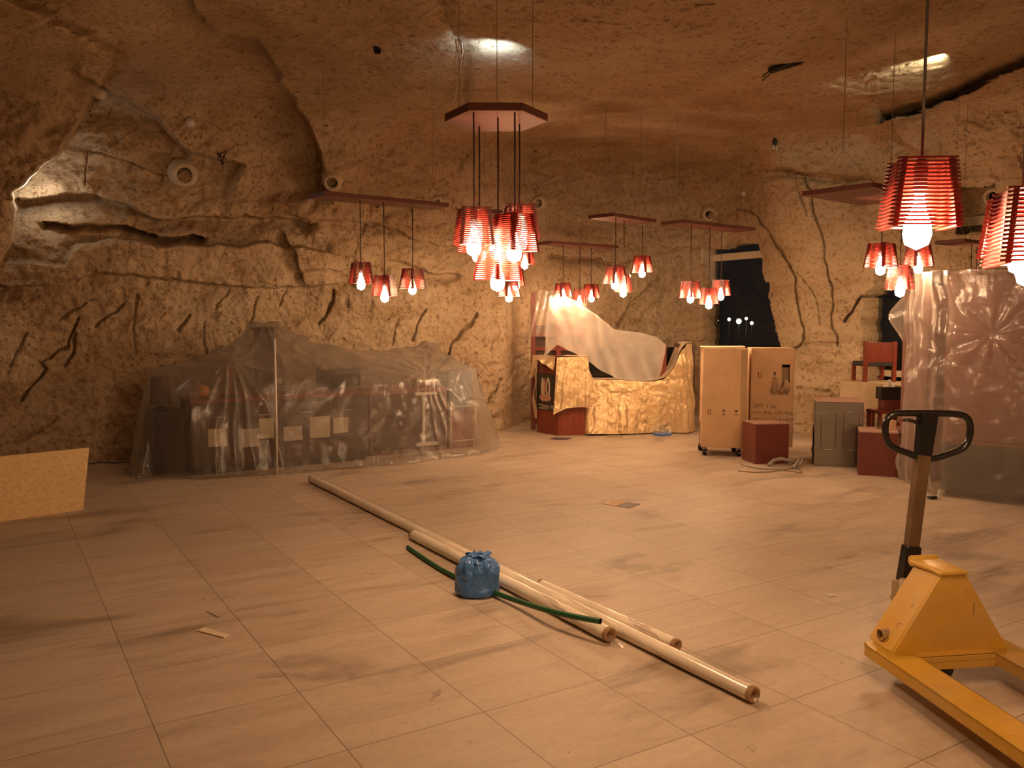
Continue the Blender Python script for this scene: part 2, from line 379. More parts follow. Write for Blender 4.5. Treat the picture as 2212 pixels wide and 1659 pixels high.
def dup_tree(o, parent=None):
    c = o.copy(); C.objects.link(c)
    if parent is not None: c.parent = parent
    for ch in list(o.children): dup_tree(ch, c)
    return c
def text_mesh(body, size):
    cu = bpy.data.curves.new('lettering', 'FONT'); cu.body = body; cu.size = size; cu.align_x = 'LEFT'; cu.extrude = 0.0006
    o = bpy.data.objects.new('lettering', cu); C.objects.link(o)
    dg = bpy.context.evaluated_depsgraph_get(); dg.update()
    me = bpy.data.meshes.new_from_object(o.evaluated_get(dg))
    v = [tuple(p.co) for p in me.vertices]; f = [tuple(p.vertices) for p in me.polygons]
    bpy.data.objects.remove(o); bpy.data.curves.remove(cu); bpy.data.meshes.remove(me)
    return v, f
# ------------------------------------------------------------------ the cave: one rock surface, parted into walls and ceiling
CF, SW = 10.8, 10.8                                # facade and long wall, in (c, s)
def smax(a, k=0.22):
    m = np.max(a, 0); return m + k * np.log(np.exp((a - m) / k).sum(0))
def sstep(x, a, b):
    t = np.clip((x - a) / (b - a), 0, 1); return t * t * (3 - 2 * t)
def parts(p):
    c = p[:, 0] * E2[0] + p[:, 1] * E2[1]; s = p[:, 0] * N2[0] + p[:, 1] * N2[1]; z = p[:, 2]
    sw = SW + 0.5 * sstep(c, 6.4, 7.2) - 0.30 * sstep(z, 2.3, 3.9) * sstep(-c, -6.5, -4.0) - 0.12 * sstep(-z, -1.4, 0.0) * 0
    hc = 4.15 + 0.18 * np.sin(0.7 * p[:, 0] + 0.6) * np.cos(0.45 * p[:, 1]) - 0.35 * sstep(-c, -3.0, 2.0)
    cf = CF - 0.9 * np.exp(-((s - 8.6) / 1.15) ** 2) * (0.25 + 0.75 * sstep(np.abs(z - 1.6), -0.5, 2.6)) - 0.5 * sstep(z, 2.7, 3.9) * sstep(-s, -9.3, -8.0)
    return np.stack([s - sw, c - cf, z - hc, -s - 4.2, -c - 7.5])
az = np.radians(np.concatenate([np.arange(-180, -40, 3.0), np.arange(-40, 37, 0.06), np.arange(37, 180.1, 3.0)]))
el = np.radians(np.concatenate([np.arange(-32, -11, 1.5), np.arange(-11, 28, 0.06), np.arange(28, 90.1, 2.0)]))
AZ, EL = np.meshgrid(az, el); nA, nE = len(az), len(el)
D = np.stack([np.sin(AZ) * np.cos(EL), np.cos(AZ) * np.cos(EL), np.sin(EL)], -1).reshape(-1, 3)
lo = np.full(len(D), 0.2); hi = np.full(len(D), 40.0)
for _ in range(34):
    mid = (lo + hi) / 2; g = smax(parts(O3 + D * mid[:, None])); ins = g < 0
    lo = np.where(ins, mid, lo); hi = np.where(ins, hi, mid)
R0 = lo; P0 = O3 + D * R0[:, None]
kind = np.argmax(parts(P0), 0)
# where each surface point lies in the photograph (only used to put ledges and cracks where they are)
cz = D[:, 1] * math.cos(TH) - D[:, 2] * math.sin(TH); cu = D[:, 1] * math.sin(TH) + D[:, 2] * math.cos(TH)
front = cz > 0.25; czs = np.where(front, cz, 1)
wob = fbm(P0 * 1.9, 4, 50); wob2 = fbm(P0 * 1.9 + 31.7, 4, 60); wf = fbm(P0 * 7.0, 3, 70)
PX = np.where(front, 1106 + FPX * D[:, 0] / czs, 9e4) + wob * 9 + wf * 3
PY = np.where(front, 829.5 - FPX * cu / czs, 9e4) + wob2 * 9 + wf * 3
PXr = np.where(front, 1106 + FPX * D[:, 0] / czs, 9e4); PYr = np.where(front, 829.5 - FPX * cu / czs, 9e4)
DEL = np.zeros(len(D))
def pline(pts, reach, raw=False):
    X, Y = (PXr, PYr) if raw else (PX, PY)
    q = np.array(pts, float)
    idx = np.nonzero((X > q[:, 0].min() - reach) & (X < q[:, 0].max() + reach) & (Y > q[:, 1].min() - reach) & (Y < q[:, 1].max() + reach))[0]
    x, y = X[idx], Y[idx]; best = np.full(len(idx), 1e9); sd = np.zeros(len(idx)); endw = np.ones(len(idx)); ns = len(q) - 1
    for i in range(ns):
        a, b = q[i], q[i + 1]; d = b - a; L = np.hypot(*d); u = d / L
        t = (x - a[0]) * u[0] + (y - a[1]) * u[1]; tc = np.clip(t, 0, L)
        dist = np.hypot(x - a[0] - u[0] * tc, y - a[1] - u[1] * tc)
        cr = u[0] * (y - a[1]) - u[1] * (x - a[0])
        up = dist < best - 1e-6
        best = np.where(up, dist, best); sd = np.where(up, np.where(cr >= 0, dist, -dist), sd)
        ov = np.zeros(len(x))
        if i == 0: ov = np.maximum(ov, -t)
        if i == ns - 1: ov = np.maximum(ov, t - L)
        endw = np.where(up, np.exp(-(np.maximum(ov, 0) / 22.0) ** 2), endw)
    return idx, best, sd, endw
def step(pts, dep, fall, lip=0.0, fall2=60, edge=5):
    """a rock edge: behind it (right of the line of travel) the rock falls back by dep and returns over fall"""
    idx, b, sd, w = pline(pts, max(fall, fall2) * 2.6)
    pos = sd > 0
    DEL[idx] += w * np.where(pos, dep * sstep(sd, 0, edge) * np.exp(-(sd / fall) ** 2), -lip * np.exp(-(sd / fall2) ** 2)) - w * np.where(pos, lip * np.exp(-(sd / (edge * 0.8)) ** 2), 0)
def crack(pts, dep, wid):
    idx, b, sd, w = pline(pts, wid * 4)
    DEL[idx] += w * dep * np.exp(-(b / wid) ** 2)
def bulge(cx, cy, rx, ry, amp):
    r2 = ((PX - cx) / rx) ** 2 + ((PY - cy) / ry) ** 2; m = r2 < 9
    DEL[m] -= amp * np.exp(-r2[m])
# large forms
bulge(950, 120, 330, 160, 0.28); bulge(1500, 200, 420, 110, 0.20); bulge(480, 330, 140, 90, 0.14); bulge(1740, 620, 70, 170, 0.12)
bulge(420, 700, 230, 120, -0.10); bulge(120, 780, 160, 170, -0.22); bulge(250, 380, 120, 60, -0.12)
step([(395, -60), (425, 20), (470, 60), (560, 80), (600, 150), (640, 215), (680, 270), (692, 330), (705, 395)], 0.46, 105, 0.18, 150, 7)
step([(170, 165), (230, 190), (330, 245), (385, 300), (420, 330), (500, 350)], 0.36, 85, 0.12, 110, 6)
step([(-80, 620), (0, 560), (28, 520), (34, 455), (20, 420), (70, 370), (130, 325), (180, 240), (200, 190), (235, 120)], 0.25, 80, 0.85, 420, 6)
step([(950, -40), (985, 60), (1000, 120), (995, 200), (1005, 235)], -0.0, 60, 0.10, 60, 5)
crack([(945, -40), (975, 50), (1000, 110), (1000, 160), (1000, 235)], 0.14, 20)
# ledges of the long wall
step([(45, 432), (150, 418), (210, 428), (330, 462), (500, 470), (660, 478)], 0.34, 34, 0.10, 40)
step([(105, 486), (330, 497), (430, 505)], 0.50, 13, 0.05, 20, 3)
step([(700, 545), (600, 532), (500, 530), (420, 528), (300, 524), (160, 536), (140, 566), (-60, 566)], 0.16, 26, 0.16, 55, 5)
step([(-60, 618), (60, 612), (130, 602), (250, 588), (400, 598), (520, 615), (650, 612), (760, 602)], 0.12, 26, 0.07, 40, 4)
step([(640, 470), (760, 478), (860, 500), (900, 520), (1000, 537), (1040, 532)], 0.12, 22, 0.06, 40, 4)
step([(640, 585), (700, 570), (760, 585), (850, 570), (905, 585), (980, 600)], 0.10, 22, 0.05, 40, 4)
step([(620, 520), (640, 540), (648, 585)], 0.14, 22, 0.05, 40, 4)
step([(1195, 545), (1230, 552), (1290, 560), (1350, 562)], 0.28, 13, 0.05, 30, 3)
step([(1290, 515), (1330, 518), (1420, 520), (1540, 535)], 0.10, 20, 0.05, 40, 4)
step([(1080, 380), (1110, 368), (1160, 365), (1190, 382)], 0.10, 30, 0.03, 30, 5)
step([(1165, 325), (1215, 318), (1240, 335), (1270, 318), (1310, 320), (1360, 332)], 0.16, 26, 0.06, 60, 4)
step([(1360, 338), (1390, 335), (1480, 345), (1600, 352), (1680, 365), (1750, 368), (1900, 382)], 0.14, 24, 0.07, 70, 4)
crack([(1380, 364), (1560, 368), (1740, 372)], 0.05, 3); crack([(1395, 384), (1560, 388), (1860, 386)], 0.05, 3)
step([(2300, 110), (2230, 140), (2100, 195), (2000, 240), (1915, 262)], 0.85, 24, 0.30, 120, 5)
step([(1915, 258), (1950, 300), (2000, 330)], 0.05, 30, 0.12, 60, 4)
# pillar edge running up into the vault
step([(1600, 420), (1640, 440), (1668, 480), (1720, 492), (1760, 470)], -0.06, 40, 0.04, 40, 8)
crack([(1000, 150), (1005, 230)], 0.10, 9); step([(955, 375), (965, 340), (985, 320)], 0.12, 35, 0.03, 40, 6)
for p, d, w in [
    ([(175, 690), (160, 720), (150, 745), (115, 770), (85, 785), (100, 800), (40, 865)], .10, 4), ([(168, 720), (160, 760), (140, 790)], .10, 5),
    ([(268, 660), (235, 685), (213, 708)], .08, 4), ([(408, 678), (400, 700), (385, 714)], .10, 4), ([(722, 625), (714, 655), (690, 697)], .14, 5),
    ([(1022, 676), (1005, 705), (972, 745), (955, 782)], .13, 5), ([(922, 668), (905, 700), (890, 738)], .08, 3), ([(1078, 825), (1065, 845), (1055, 872)], .10, 4),
    ([(1422, 602), (1380, 650), (1325, 710)], .10, 5), ([(1425, 640), (1385, 700)], .05, 3), ([(1140, 735), (1115, 790), (1090, 850)], .06, 5), ([(1150, 800), (1120, 870)], .06, 4),
    ([(445, 700), (440, 765)], .06, 3), ([(292, 640), (290, 760)], .05, 3), ([(860, 690), (850, 740)], .05, 4), ([(120, 900), (30, 960)], .06, 4),
    ([(200, 650), (130, 690)], .05, 4), ([(60, 720), (20, 790)], .06, 4), ([(560, 640), (540, 700)], .05, 3), ([(620, 625), (605, 660)], .05, 3), ([(500, 625), (470, 670)], .05, 3),
    ([(1595, 445), (1640, 470), (1665, 505), (1690, 545), (1708, 590), (1718, 650), (1728, 690), (1738, 708), (1734, 735), (1712, 752)], .12, 3.6),
    ([(1710, 590), (1735, 610), (1756, 632), (1764, 665), (1772, 700)], .05, 2.4), ([(1745, 385), (1770, 480), (1785, 560), (1795, 622), (1800, 680), (1806, 722), (1804, 750)], .09, 3),
    ([(1861, 638), (1852, 655), (1842, 664), (1826, 690)], .22, 4), ([(1738, 742), (1785, 740), (1810, 745)], .08, 4), ([(1715, 845), (1760, 855), (1790, 850)], .08, 4), ([(1860, 690), (1862, 700)], .05, 3),
    ([(1110, 130), (1180, 150), (1230, 165), (1255, 190), (1272, 230)], .05, 3), ([(1270, 170), (1280, 222), (1303, 258)], .05, 3), ([(1180, 215), (1215, 222), (1240, 218)], .06, 4),
    ([(1720, 380), (1735, 430), (1750, 470)], .05, 3), ([(350, 395), (352, 380), (188, 325), (185, 410)], .04, 2.4), ([(680, 640), (560, 600)], .03, 3)]:
    crack(p, d * 1.15, w * 0.62)
idx = np.nonzero((PX > 2065) & (PX < 2142) & (PY > 415 - (PX - 2065) * .12) & (PY < 505))[0]; DEL[idx] += 0.45
# weathering: bands, lumps, pits
ca, sa = math.cos(0.35), math.sin(0.35)
Q = np.stack([P0[:, 0] * ca + P0[:, 2] * sa, P0[:, 1], -P0[:, 0] * sa + P0[:, 2] * ca], -1)
DEL += 0.085 * fbm(Q * np.array([0.55, 0.7, 1.6]), 4, 1) + 0.038 * np.abs(fbm(Q * np.array([1.6, 1.8, 5.0]), 4, 9)) + 0.020 * fbm(P0 * 6.0, 3, 20)
DEL += 0.014 * fbm(P0 * 15.0, 3, 30)
top_ = sstep(P0[:, 2], 2.9, 3.7); DEL += top_ * (0.045 * np.abs(fbm(Q * np.array([1.1, 1.6, 4.0]) + 9.1, 4, 101)) + 0.020 * fbm(Q * np.array([3.0, 5.0, 7.0]), 3, 111))
pm = sstep(vnoise(P0 * 9.5, 40), 0.42, 0.75) * sstep(vnoise(P0 * 1.3, 44), -0.3, 0.3); DEL += 0.030 * pm
ceil_up = sstep(EL.ravel(), 0.5, 0.9); DEL *= 1 - 0.7 * ceil_up
RR = np.maximum(R0 + DEL, 0.8)
V = O3 + D * RR[:, None]
fi = np.arange((nE - 1) * (nA - 1)); r_, c_ = fi // (nA - 1), fi % (nA - 1)
quad = np.stack([r_ * nA + c_, r_ * nA + c_ + 1, (r_ + 1) * nA + c_ + 1, (r_ + 1) * nA + c_], -1)
mx = PX[quad].mean(1); my = PY[quad].mean(1)
def inside(poly, x, y):
    r = np.zeros(len(x), bool); q = np.array(poly, float); j = len(q) - 1
    for i in range(len(q)):
        a, b = q[i], q[j]
        with np.errstate(divide='ignore', invalid='ignore'):
            c = ((a[1] > y) != (b[1] > y)) & (x < (b[0] - a[0]) * (y - a[1]) / (b[1] - a[1]) + a[0])
        r ^= c; j = i
    return r
mxr = PXr[quad].mean(1); myr = PYr[quad].mean(1)
W1 = [(1400, 535), (1560, 533), (1600, 525), (1632, 528), (1640, 552), (1648, 585), (1662, 610), (1668, 650), (1676, 690), (1676, 712), (1684, 750), (1690, 800), (1690, 860), (1400, 860)]
W2 = [(1905, 590), (1885, 600), (1876, 622), (1862, 636), (1868, 660), (1861, 690), (1860, 740), (1857, 800), (1853, 850), (1850, 872), (2330, 872), (2330, 600), (2100, 600), (1990, 585)]
hole1 = inside(W1, mx, my) & (mxr > 1519); hole2 = inside(W2, mx, my); hole = hole1 | hole2
fk = kind[quad[:, 0]]
def fast_mesh(name, q, mat):
    u, inv = np.unique(q, return_inverse=True); inv = inv.reshape(-1, 4)
    me = bpy.data.meshes.new(name); me.vertices.add(len(u)); me.vertices.foreach_set('co', VV[u].astype(np.float32).ravel())
    me.loops.add(inv.size); me.loops.foreach_set('vertex_index', inv.astype(np.int32).ravel())
    me.polygons.add(len(inv)); me.polygons.foreach_set('loop_start', np.arange(0, inv.size, 4, dtype=np.int32))
    me.polygons.foreach_set('use_smooth', np.ones(len(inv), bool)); me.update(calc_edges=True); me.validate(); me.materials.append(mat)
    o = bpy.data.objects.new(name, me); C.objects.link(o); o['kind'] = 'structure'; return o
# reveals: the thickness of the rock at the openings
eset = {}
ed = np.stack([quad, np.roll(quad, -1, 1)], -1)
hset = set(); 
for q in ed[hole].reshape(-1, 2).tolist(): hset.add((q[1], q[0]))
near = np.zeros(len(V), bool); near[np.unique(quad[hole])] = True
kq = np.nonzero(~hole & near[quad].any(1))[0]
rev = [tuple(e) for e in ed[kq].reshape(-1, 2).tolist() if tuple(e) in hset]
bv = sorted({i for e in rev for i in e}); bi = {i: k for k, i in enumerate(bv)}
outn = np.array([E2[0], E2[1], 0.0])
dirs = D[bv] * 0.25 + outn * 0.75; dirs[:, 2] *= 0.3
tgt = np.maximum(0.18, (CF + 0.42 - (V[bv] @ outn)) / (dirs @ outn))
ext = V[bv] + dirs * tgt[:, None]
VV = np.concatenate([V, ext]); base = len(V)
rq = np.array([(e[1], e[0], base + bi[e[0]], base + bi[e[1]]) for e in rev])
fast_mesh('wall_left', quad[(fk == 0) & ~hole], M['rock'])
fast_mesh('wall_right', np.concatenate([quad[(fk == 1) & ~hole], rq]), M['rock'])
fast_mesh('ceiling', quad[(fk == 2) & ~hole], M['rock'])
fast_mesh('wall_back', quad[(fk == 3) & ~hole], M['rock'])
fast_mesh('wall_side', quad[(fk == 4) & ~hole], M['rock'])
RG = RR.reshape(nE, nA)
def surf(px, py, inward=0.0):
    """point of the rock surface seen at a place of the photograph, moved inward"""
    d = ray(px, py); a = math.atan2(d[0], d[1]); e = math.asin(d[2] / np.linalg.norm(d))
    i = int(np.searchsorted(az, a)); j = int(np.searchsorted(el, e))
    r = float(RG[max(j - 2, 0):j + 3, max(i - 2, 0):i + 3].mean()); return O3 + d / np.linalg.norm(d) * (r - inward)
CV = V[(fk_v := kind) == 2]
def ceil_z(x, y):
    m = (np.abs(CV[:, 0] - x) < 0.22) & (np.abs(CV[:, 1] - y) < 0.22)
    return float(CV[m, 2].min()) if m.any() else 4.0

# floor: tiles turned with the hall
fm = MB(); fm.add([(-9, -5.5, 0), (13, -5.5, 0), (13, 13, 0), (-9, 13, 0), (-9, -5.5, -.1), (13, -5.5, -.1), (13, 13, -.1), (-9, 13, -.1)],
                  [(0, 1, 2, 3), (7, 6, 5, 4), (0, 4, 5, 1), (1, 5, 6, 2), (2, 6, 7, 3), (3, 7, 4, 0)])
fo = fm.build('floor', M['floor']); fo.rotation_euler = (0, 0, ANG); fo['kind'] = 'structure'

# windows: frame and pane set behind the rock
def csbox(mb, c0, c1, s0, s1, z0, z1):
    P = [xy(c0, s0), xy(c1, s0), xy(c1, s1), xy(c0, s1)]; mb.prism(P, z0, z1)
def on_c(px, py, c):
    d = ray(px, py); return O3 + d * (c / (d[0] * E2[0] + d[1] * E2[1]))
def window(name, px0, px1, z0, z1, bar_py, edge=True):
    s0 = cs(on_c(px0, 700, CF + 0.30))[1]; s1 = cs(on_c(px1, 700, CF + 0.30))[1]; a, b = min(s0, s1), max(s0, s1)
    r = bpy.data.objects.new(name, None); C.objects.link(r); r['kind'] = 'structure'
    g = MB(); P = [xy(CF + .305, a), xy(CF + .305, b)]; g.add([(*P[0], z0), (*P[1], z0), (*P[1], z1), (*P[0], z1)], [(0, 1, 2, 3)]); g.build('window_pane', M['glass'], r)
    f = MB()
    zb = on_c((px0 + px1) / 2, bar_py, CF + .28)[2]
    csbox(f, CF + 0.25, CF + 0.36, a, b, zb - .06, zb + .06); csbox(f, CF + 0.25, CF + 0.36, a, b, z0 - .06, z0 + .03)
    if edge: csbox(f, CF + 0.0, CF + 0.36, b - 0.05, b, z0, z1)
    f.build('window_frame', M['cream'], r, bevel=0.004); return r
window('window_1', 1538, 1730, 1.0, 3.05, 550)
window('window_2', 1835, 2330, 0.9, 3.05, 480, False)
# added glowing globes on posts outside, in place of lamp reflections in the panes
def reflected(px, py, yy, r, lab):
    p = at(px, py, yy); t = thing('reflection_globe', lab, 'lamp reflection', (float(p[0]), float(p[1]), -.12), 0, 'added reflection globes outside the windows'); z = float(p[2]) + .12
    m = MB(); m.lathe([(0.001, z - r), (r * .7, z - r * .7), (r, z), (r * .7, z + r * .7), (0.001, z + r)], 10); m.build('glow_globe', M['reflectionglow'], t, True)
    m = MB(); m.lathe([(.06, 0), (.02, .1), (.012, z - r * .9)], 8, cap=True); m.build('globe_post', M['black'], t, True)
for k, (px, py, r, lab) in enumerate([(1548, 692, .055, 'round white globe for a lamp reflection, leftmost in the left window'), (1575, 690, .05, 'round globe for a lamp reflection, second from the left in the left window'),
        (1596, 694, .08, 'largest bright globe for a lamp reflection in the left window'), (1612, 688, .045, 'globe for a lamp reflection just right of the largest one'),
        (1624, 698, .05, 'rightmost globe for a lamp reflection in the left window'), (1878, 655, .03, 'small pale globe for a reflection in the narrow gap right of the pillar'),
        (1899, 662, .06, 'bright warm globe for a reflection in the gap right of the pillar, beside the plastic sheet')]):
    reflected(px, py, 24.0, r, lab)
# ------------------------------------------------------------------ slatted pendant lamps
SH_H = 0.208
def shade_mb(open_=0.0):
    m = MB(); n = 18; pitch = SH_H / n
    for k in range(n):
        t = k / (n - 1); w = 0.066 + 0.021 * t; L = 2 * (w + 0.018); z = -pitch * (k + 0.25)
        for sgn in (-1, 1):
            m.box((0, sgn * w, z), (L, 0.015, 0.0056)); m.box((sgn * w, 0, z - pitch / 2), (0.015, L, 0.0056))
    m.box((0, 0, -0.006), (0.14, 0.024, 0.006)); return m
def socket_mb():
    m = MB(); m.lathe([(0.004, 0.012), (0.012, 0.004), (0.02, -0.02), (0.021, -0.085), (0.018, -0.105)], 14, cap=True); return m
def bulb_mb():
    m = MB(); m.lathe([(0.013, -0.105), (0.022, -0.150), (0.039, -0.195), (0.0425, -0.225), (0.034, -0.256), (0.001, -0.272)], 10); return m
ME_SH = shade_mb().build('lamp_shade', M['slat']); ME_SO = socket_mb().build('lamp_holder', M['socket'], None, True); ME_BU = bulb_mb().build('bulb', M['bulb'], None, True)
ME_DIM = bulb_mb().build('bulb', M['bulb_dim'], None, True)
PROTO = (ME_SH, ME_SO, ME_BU, ME_DIM)
first_lamp = [True]
def hang_lamp(root, rel, rot, ztop, dim=False):
    """one shade with holder and bulb on a cord reaching up to ztop, all in the frame of root"""
    def use(o, par):
        c = o.copy(); C.objects.link(c); c.parent = par; return c
    sh = use(ME_SH, root); sh.location = rel; sh.rotation_euler = (random.uniform(-.03, .03), random.uniform(-.03, .03), rot)
    so = use(ME_SO, sh); bu = use(ME_DIM if dim else ME_BU, sh)
    m = MB(); x, y, z = rel; m.tube([(x, y, ztop), (x + .001, y, (ztop + z) / 2), (x, y, z + 0.008)], 0.0048, 8)
    m.build('cord', M['cord'], root, True); return sh
def lamp_at(px, py_bottom, y):
    """shade top of a lamp whose slats end at (px, py_bottom) in the photo, y metres away"""
    p = at(px, py_bottom, y); return np.array([p[0], p[1], p[2] + SH_H])
def board_fixture(label, corner, right, wid, lamps, zb=None, thick=0.04, wires=True, dim=False):
    """a long red board hung by wires, its near corner and right end seen at these pixels"""
    zb = zb or 2.82
    def onz(px, py): d = ray(px, py); return O3 + d * ((zb - CAMH) / d[2])
    a = onz(*corner); b = onz(*right); u = (b - a)[:2]; L = float(np.hypot(*u)); u = u / L; v = np.array([-u[1], u[0]])
    cen = (a[:2] + b[:2]) / 2 + v * wid / 2
    r = thing('pendant_chandelier', label, 'pendant lamp', (float(cen[0]), float(cen[1]), zb), math.atan2(u[1], u[0]), 'slatted pendant lamps on red boards')
    m = MB(); m.box((0, 0, thick / 2), (L, wid, thick)); m.build('mounting_board', M['board'], r, bevel=0.003)
    def loc(p): d = np.array(p[:2]) - cen; return float(d @ u), float(d @ v)
    for k, (px, pyb, t) in enumerate(lamps):
        # where the sight line crosses the board (t across its width)
        d = ray(px, pyb)[:2]; c0 = a[:2] + v * wid * t; den = d[0] * u[1] - d[1] * u[0]
        s = (c0[0] * u[1] - c0[1] * u[0]) / den; p = lamp_at(px, pyb, s * d[1]); lx, ly = loc(p)
        hang_lamp(r, (lx, ly, float(p[2]) - zb), 0.5 + 1.1 * k + random.uniform(-.25, .25) - math.atan2(u[1], u[0]), 0.0, dim)
    if wires:
        for sg in (-1, 1):
            x = sg * (L / 2 - 0.09); wp = cen + u * x; zc = ceil_z(*wp) - zb
            ap = min(0.34, zc * .5); w = MB()
            w.tube([(x, -wid / 2 + .03, thick), (x, 0, ap)], 0.0022, 5); w.tube([(x, wid / 2 - .03, thick), (x, 0, ap)], 0.0022, 5); w.tube([(x, 0, ap), (x, 0, zc + .05)], 0.0028, 5)
            w.build('hanging_wire', M['wire'], r)
    return r
board_fixture('three slatted lamps on a long board above the covered furniture at left', (700, 421), (970, 447), 0.34, [(780, 613, .3), (831, 640, .2), (892, 624, .75)], dim=True)
board_fixture('lamp fixture hanging low over the pale drape of the reception booth', (1190, 526), (1337, 536), 0.30, [(1216, 642, .3), (1252, 654, .3), (1277, 644, .7)], 2.74)
board_fixture('short red board with three slatted lamps hanging high above the gold satin counter', (1325, 467), (1418, 481), 0.36, [(1329, 614, .15), (1347, 631, .5), (1387, 589, .8)])
board_fixture('long red board with three slatted lamps in front of the left window, above the cartons', (1473, 481), (1632, 498), 0.34, [(1491, 644, .2), (1531, 657, .35), (1557, 639, .8)])
board_fixture('lamp fixture half hidden behind the big central cluster, only lowest shades showing', (1058, 459), (1118, 464), 0.50, [(1099, 641, .2), (1115, 617, .7), (1134, 571, .95)], 2.86)
board_fixture('three bunched lamps just below the nearest hanging lamp, right of the pillar', (1885, 404), (2010, 428), 0.62, [(1903, 579, .35), (1982, 577, .7), (1943, 626, .30)], 2.69)
board_fixture('fixture at far right whose cords vanish behind the tall plastic sheet', (2084, 523), (2120, 527), 0.34, [(2095, 640, .3), (2106, 650, .6), (2115, 645, .8)], 2.52)
# the big six-sided cluster in the middle
def hexagon_fixture():
    zb = 2.80; a = 0.30; cy = 5.02; cx = float(at(1072, 268, cy)[0])
    r = thing('pendant_chandelier', 'large six-sided red board carrying a bunch of five lamps, centre', 'pendant lamp', (cx, cy, zb), 0.0, 'slatted pendant lamps on red boards')
    m = MB(); m.prism([(a * math.cos(PI / 3 * k), a * math.sin(PI / 3 * k)) for k in range(6)], 0, 0.045); m.build('mounting_board', M['board'], r, bevel=0.003)
    for k, (px, pyb, y, rot) in enumerate([(1024, 530, 4.80, .25), (1036, 546, 5.15, .55), (1112, 543, 4.80, .72), (1122, 519, 5.08, .2), (1076, 606, 4.92, .8)]):
        p = lamp_at(px, pyb, y); hang_lamp(r, (float(p[0]) - cx, float(p[1]) - cy, float(p[2]) - zb), rot, 0.0)
    for k in range(3):
        t = 2 * PI * k / 3 + PI / 2; x, y = .24 * math.cos(t), .24 * math.sin(t); w = MB(); w.tube([(x, y, .045), (x, y, ceil_z(cx + x, cy + y) - zb + .05)], 0.002, 5); w.build('hanging_wire', M['wire'], r)
    return r
hexagon_fixture()
def single_lamp(px, pyb, y, rot, label):
    p = lamp_at(px, pyb, y); x, yy, z = map(float, p); zc = ceil_z(x, yy)
    r = thing('pendant_lamp', label, 'pendant lamp', (x, yy, z), 0.0, 'single slatted lamps near the camera')
    hang_lamp(r, (0, 0, 0), rot, zc - z - .03)
    m = MB(); m.lathe([(0.05, zc - z + .04), (0.05, zc - z - .03), (0.02, zc - z - .045)], 16, cap=True); m.build('ceiling_rose', M['black'], r, True)
single_lamp(1986, 494, 2.62, -0.2, 'nearest fully visible slatted red lamp, its long dark cord running up out of the picture')
single_lamp(2226, 573, 2.36, -0.25, 'nearest lamp cut off by the right edge of the picture')
single_lamp(2203, 556, 3.05, 0.5, 'lamp at the right edge hidden behind the nearest cut-off lamp, only its bulb peeping out')
for o in PROTO: bpy.data.objects.remove(o)

# ------------------------------------------------------------------ cool and yellowish spots on the rock
def spot_on(px, py, frm, dist_in, e, col, size, blend=0.9):
    t = surf(px, py); f_ = np.array(frm)
    light('rock_spotlight', 'SPOT', tuple(f_), e, col, aim=tuple(t), spot_size=size, spot_blend=blend, shadow_soft_size=0.02)
p = surf(1068, 102)
spot_on(1066, 104, p + np.array([0.05, -0.16, -0.24]), 0, 15, (0.72, 0.9, 1.0), 2.0, 1.0)
spot_on(1965, 156, surf(2045, 128, 0.24), 0, 44, (1.0, 0.95, 0.66), 1.7, 0.9)
# white cove light in the recess behind the rock nose at the far left
light('cove_light', 'POINT', tuple(surf(72, 405, 0.34)), 5, (1.0, 0.93, 0.80), shadow_soft_size=0.02)
# ------------------------------------------------------------------ fittings in the rock
def facing(o, d):
    o.rotation_mode = 'QUATERNION'; o.rotation_quaternion = Vector(d).to_track_quat('Z', 'Y')
def duct(px, py, r, label, tilt=(0, 0, 0), rim=1.0, dep=0.16):
    p = surf(px, py); d = (np.array([0.3, 5.5, 1.7]) - p); d /= np.linalg.norm(d); d = d + np.array(tilt)
    d /= np.linalg.norm(d); base = p - d * 0.06
    t = thing('duct_sleeve', label, 'duct', tuple(map(float, base)), 0, 'round sleeves set in the rock'); facing(t, d)
    m = MB(); ri = r * 0.56
    m.lathe([(r * 1.12, 0), (r * 1.08, dep * .55), (r * .98, dep * .78), (r * .80, dep), (ri * 1.12, dep * 1.02), (ri, dep * .9), (ri, 0.002)], 28); m.build('sleeve_ring', M['ceramic'], t, True)
    h = MB(); h.lathe([(ri * .995, dep * .5), (ri * .99, 0.004), (0.0005, 0.004)], 24); h.build('black_bottom', M['hole'], t, True); return t  # blackened bottom stands in for the dark depth of the sleeve
duct(395, 376, 0.155, 'largest round sleeve with a stepped ring, on the far left rock wall', (.05, -.3, -.1))
duct(718, 391, 0.115, 'round sleeve just above the left end of the long lamp board', (-.25, -.2, -.2))
duct(945, 436, 0.085, 'round sleeve partly behind the right end of the long lamp board', (-.2, -.2, -.1))
duct(1166, 438, 0.105, 'round sleeve just right of the big central lamp cluster', (-.3, 0, 0))
duct(1534, 461, 0.13, 'round sleeve above the left window beside the pillar', (0, 0, -.25))
duct(2150, 425, 0.12, 'round sleeve in the dark recess at far right between two lamps', (-.2, 0, 0))
t_ = surf(815, 106); d_ = np.array([.1, -.6, -.8]); d_ /= np.linalg.norm(d_)
t = thing('ceiling_socket', 'small dark round socket in the ceiling left of the bluish light spot', 'socket', tuple(map(float, t_ - d_ * .03))); facing(t, d_)
m = MB(); m.lathe([(.036, 0), (.036, .06), (.03, .065), (.028, .02)], 18); m.build('socket_ring', M['socket'], t, True)
m = MB(); m.lathe([(.029, .03), (.0005, .03)], 18); m.build('black_bottom', M['hole'], t)  # black disc painted for the shade inside the socket
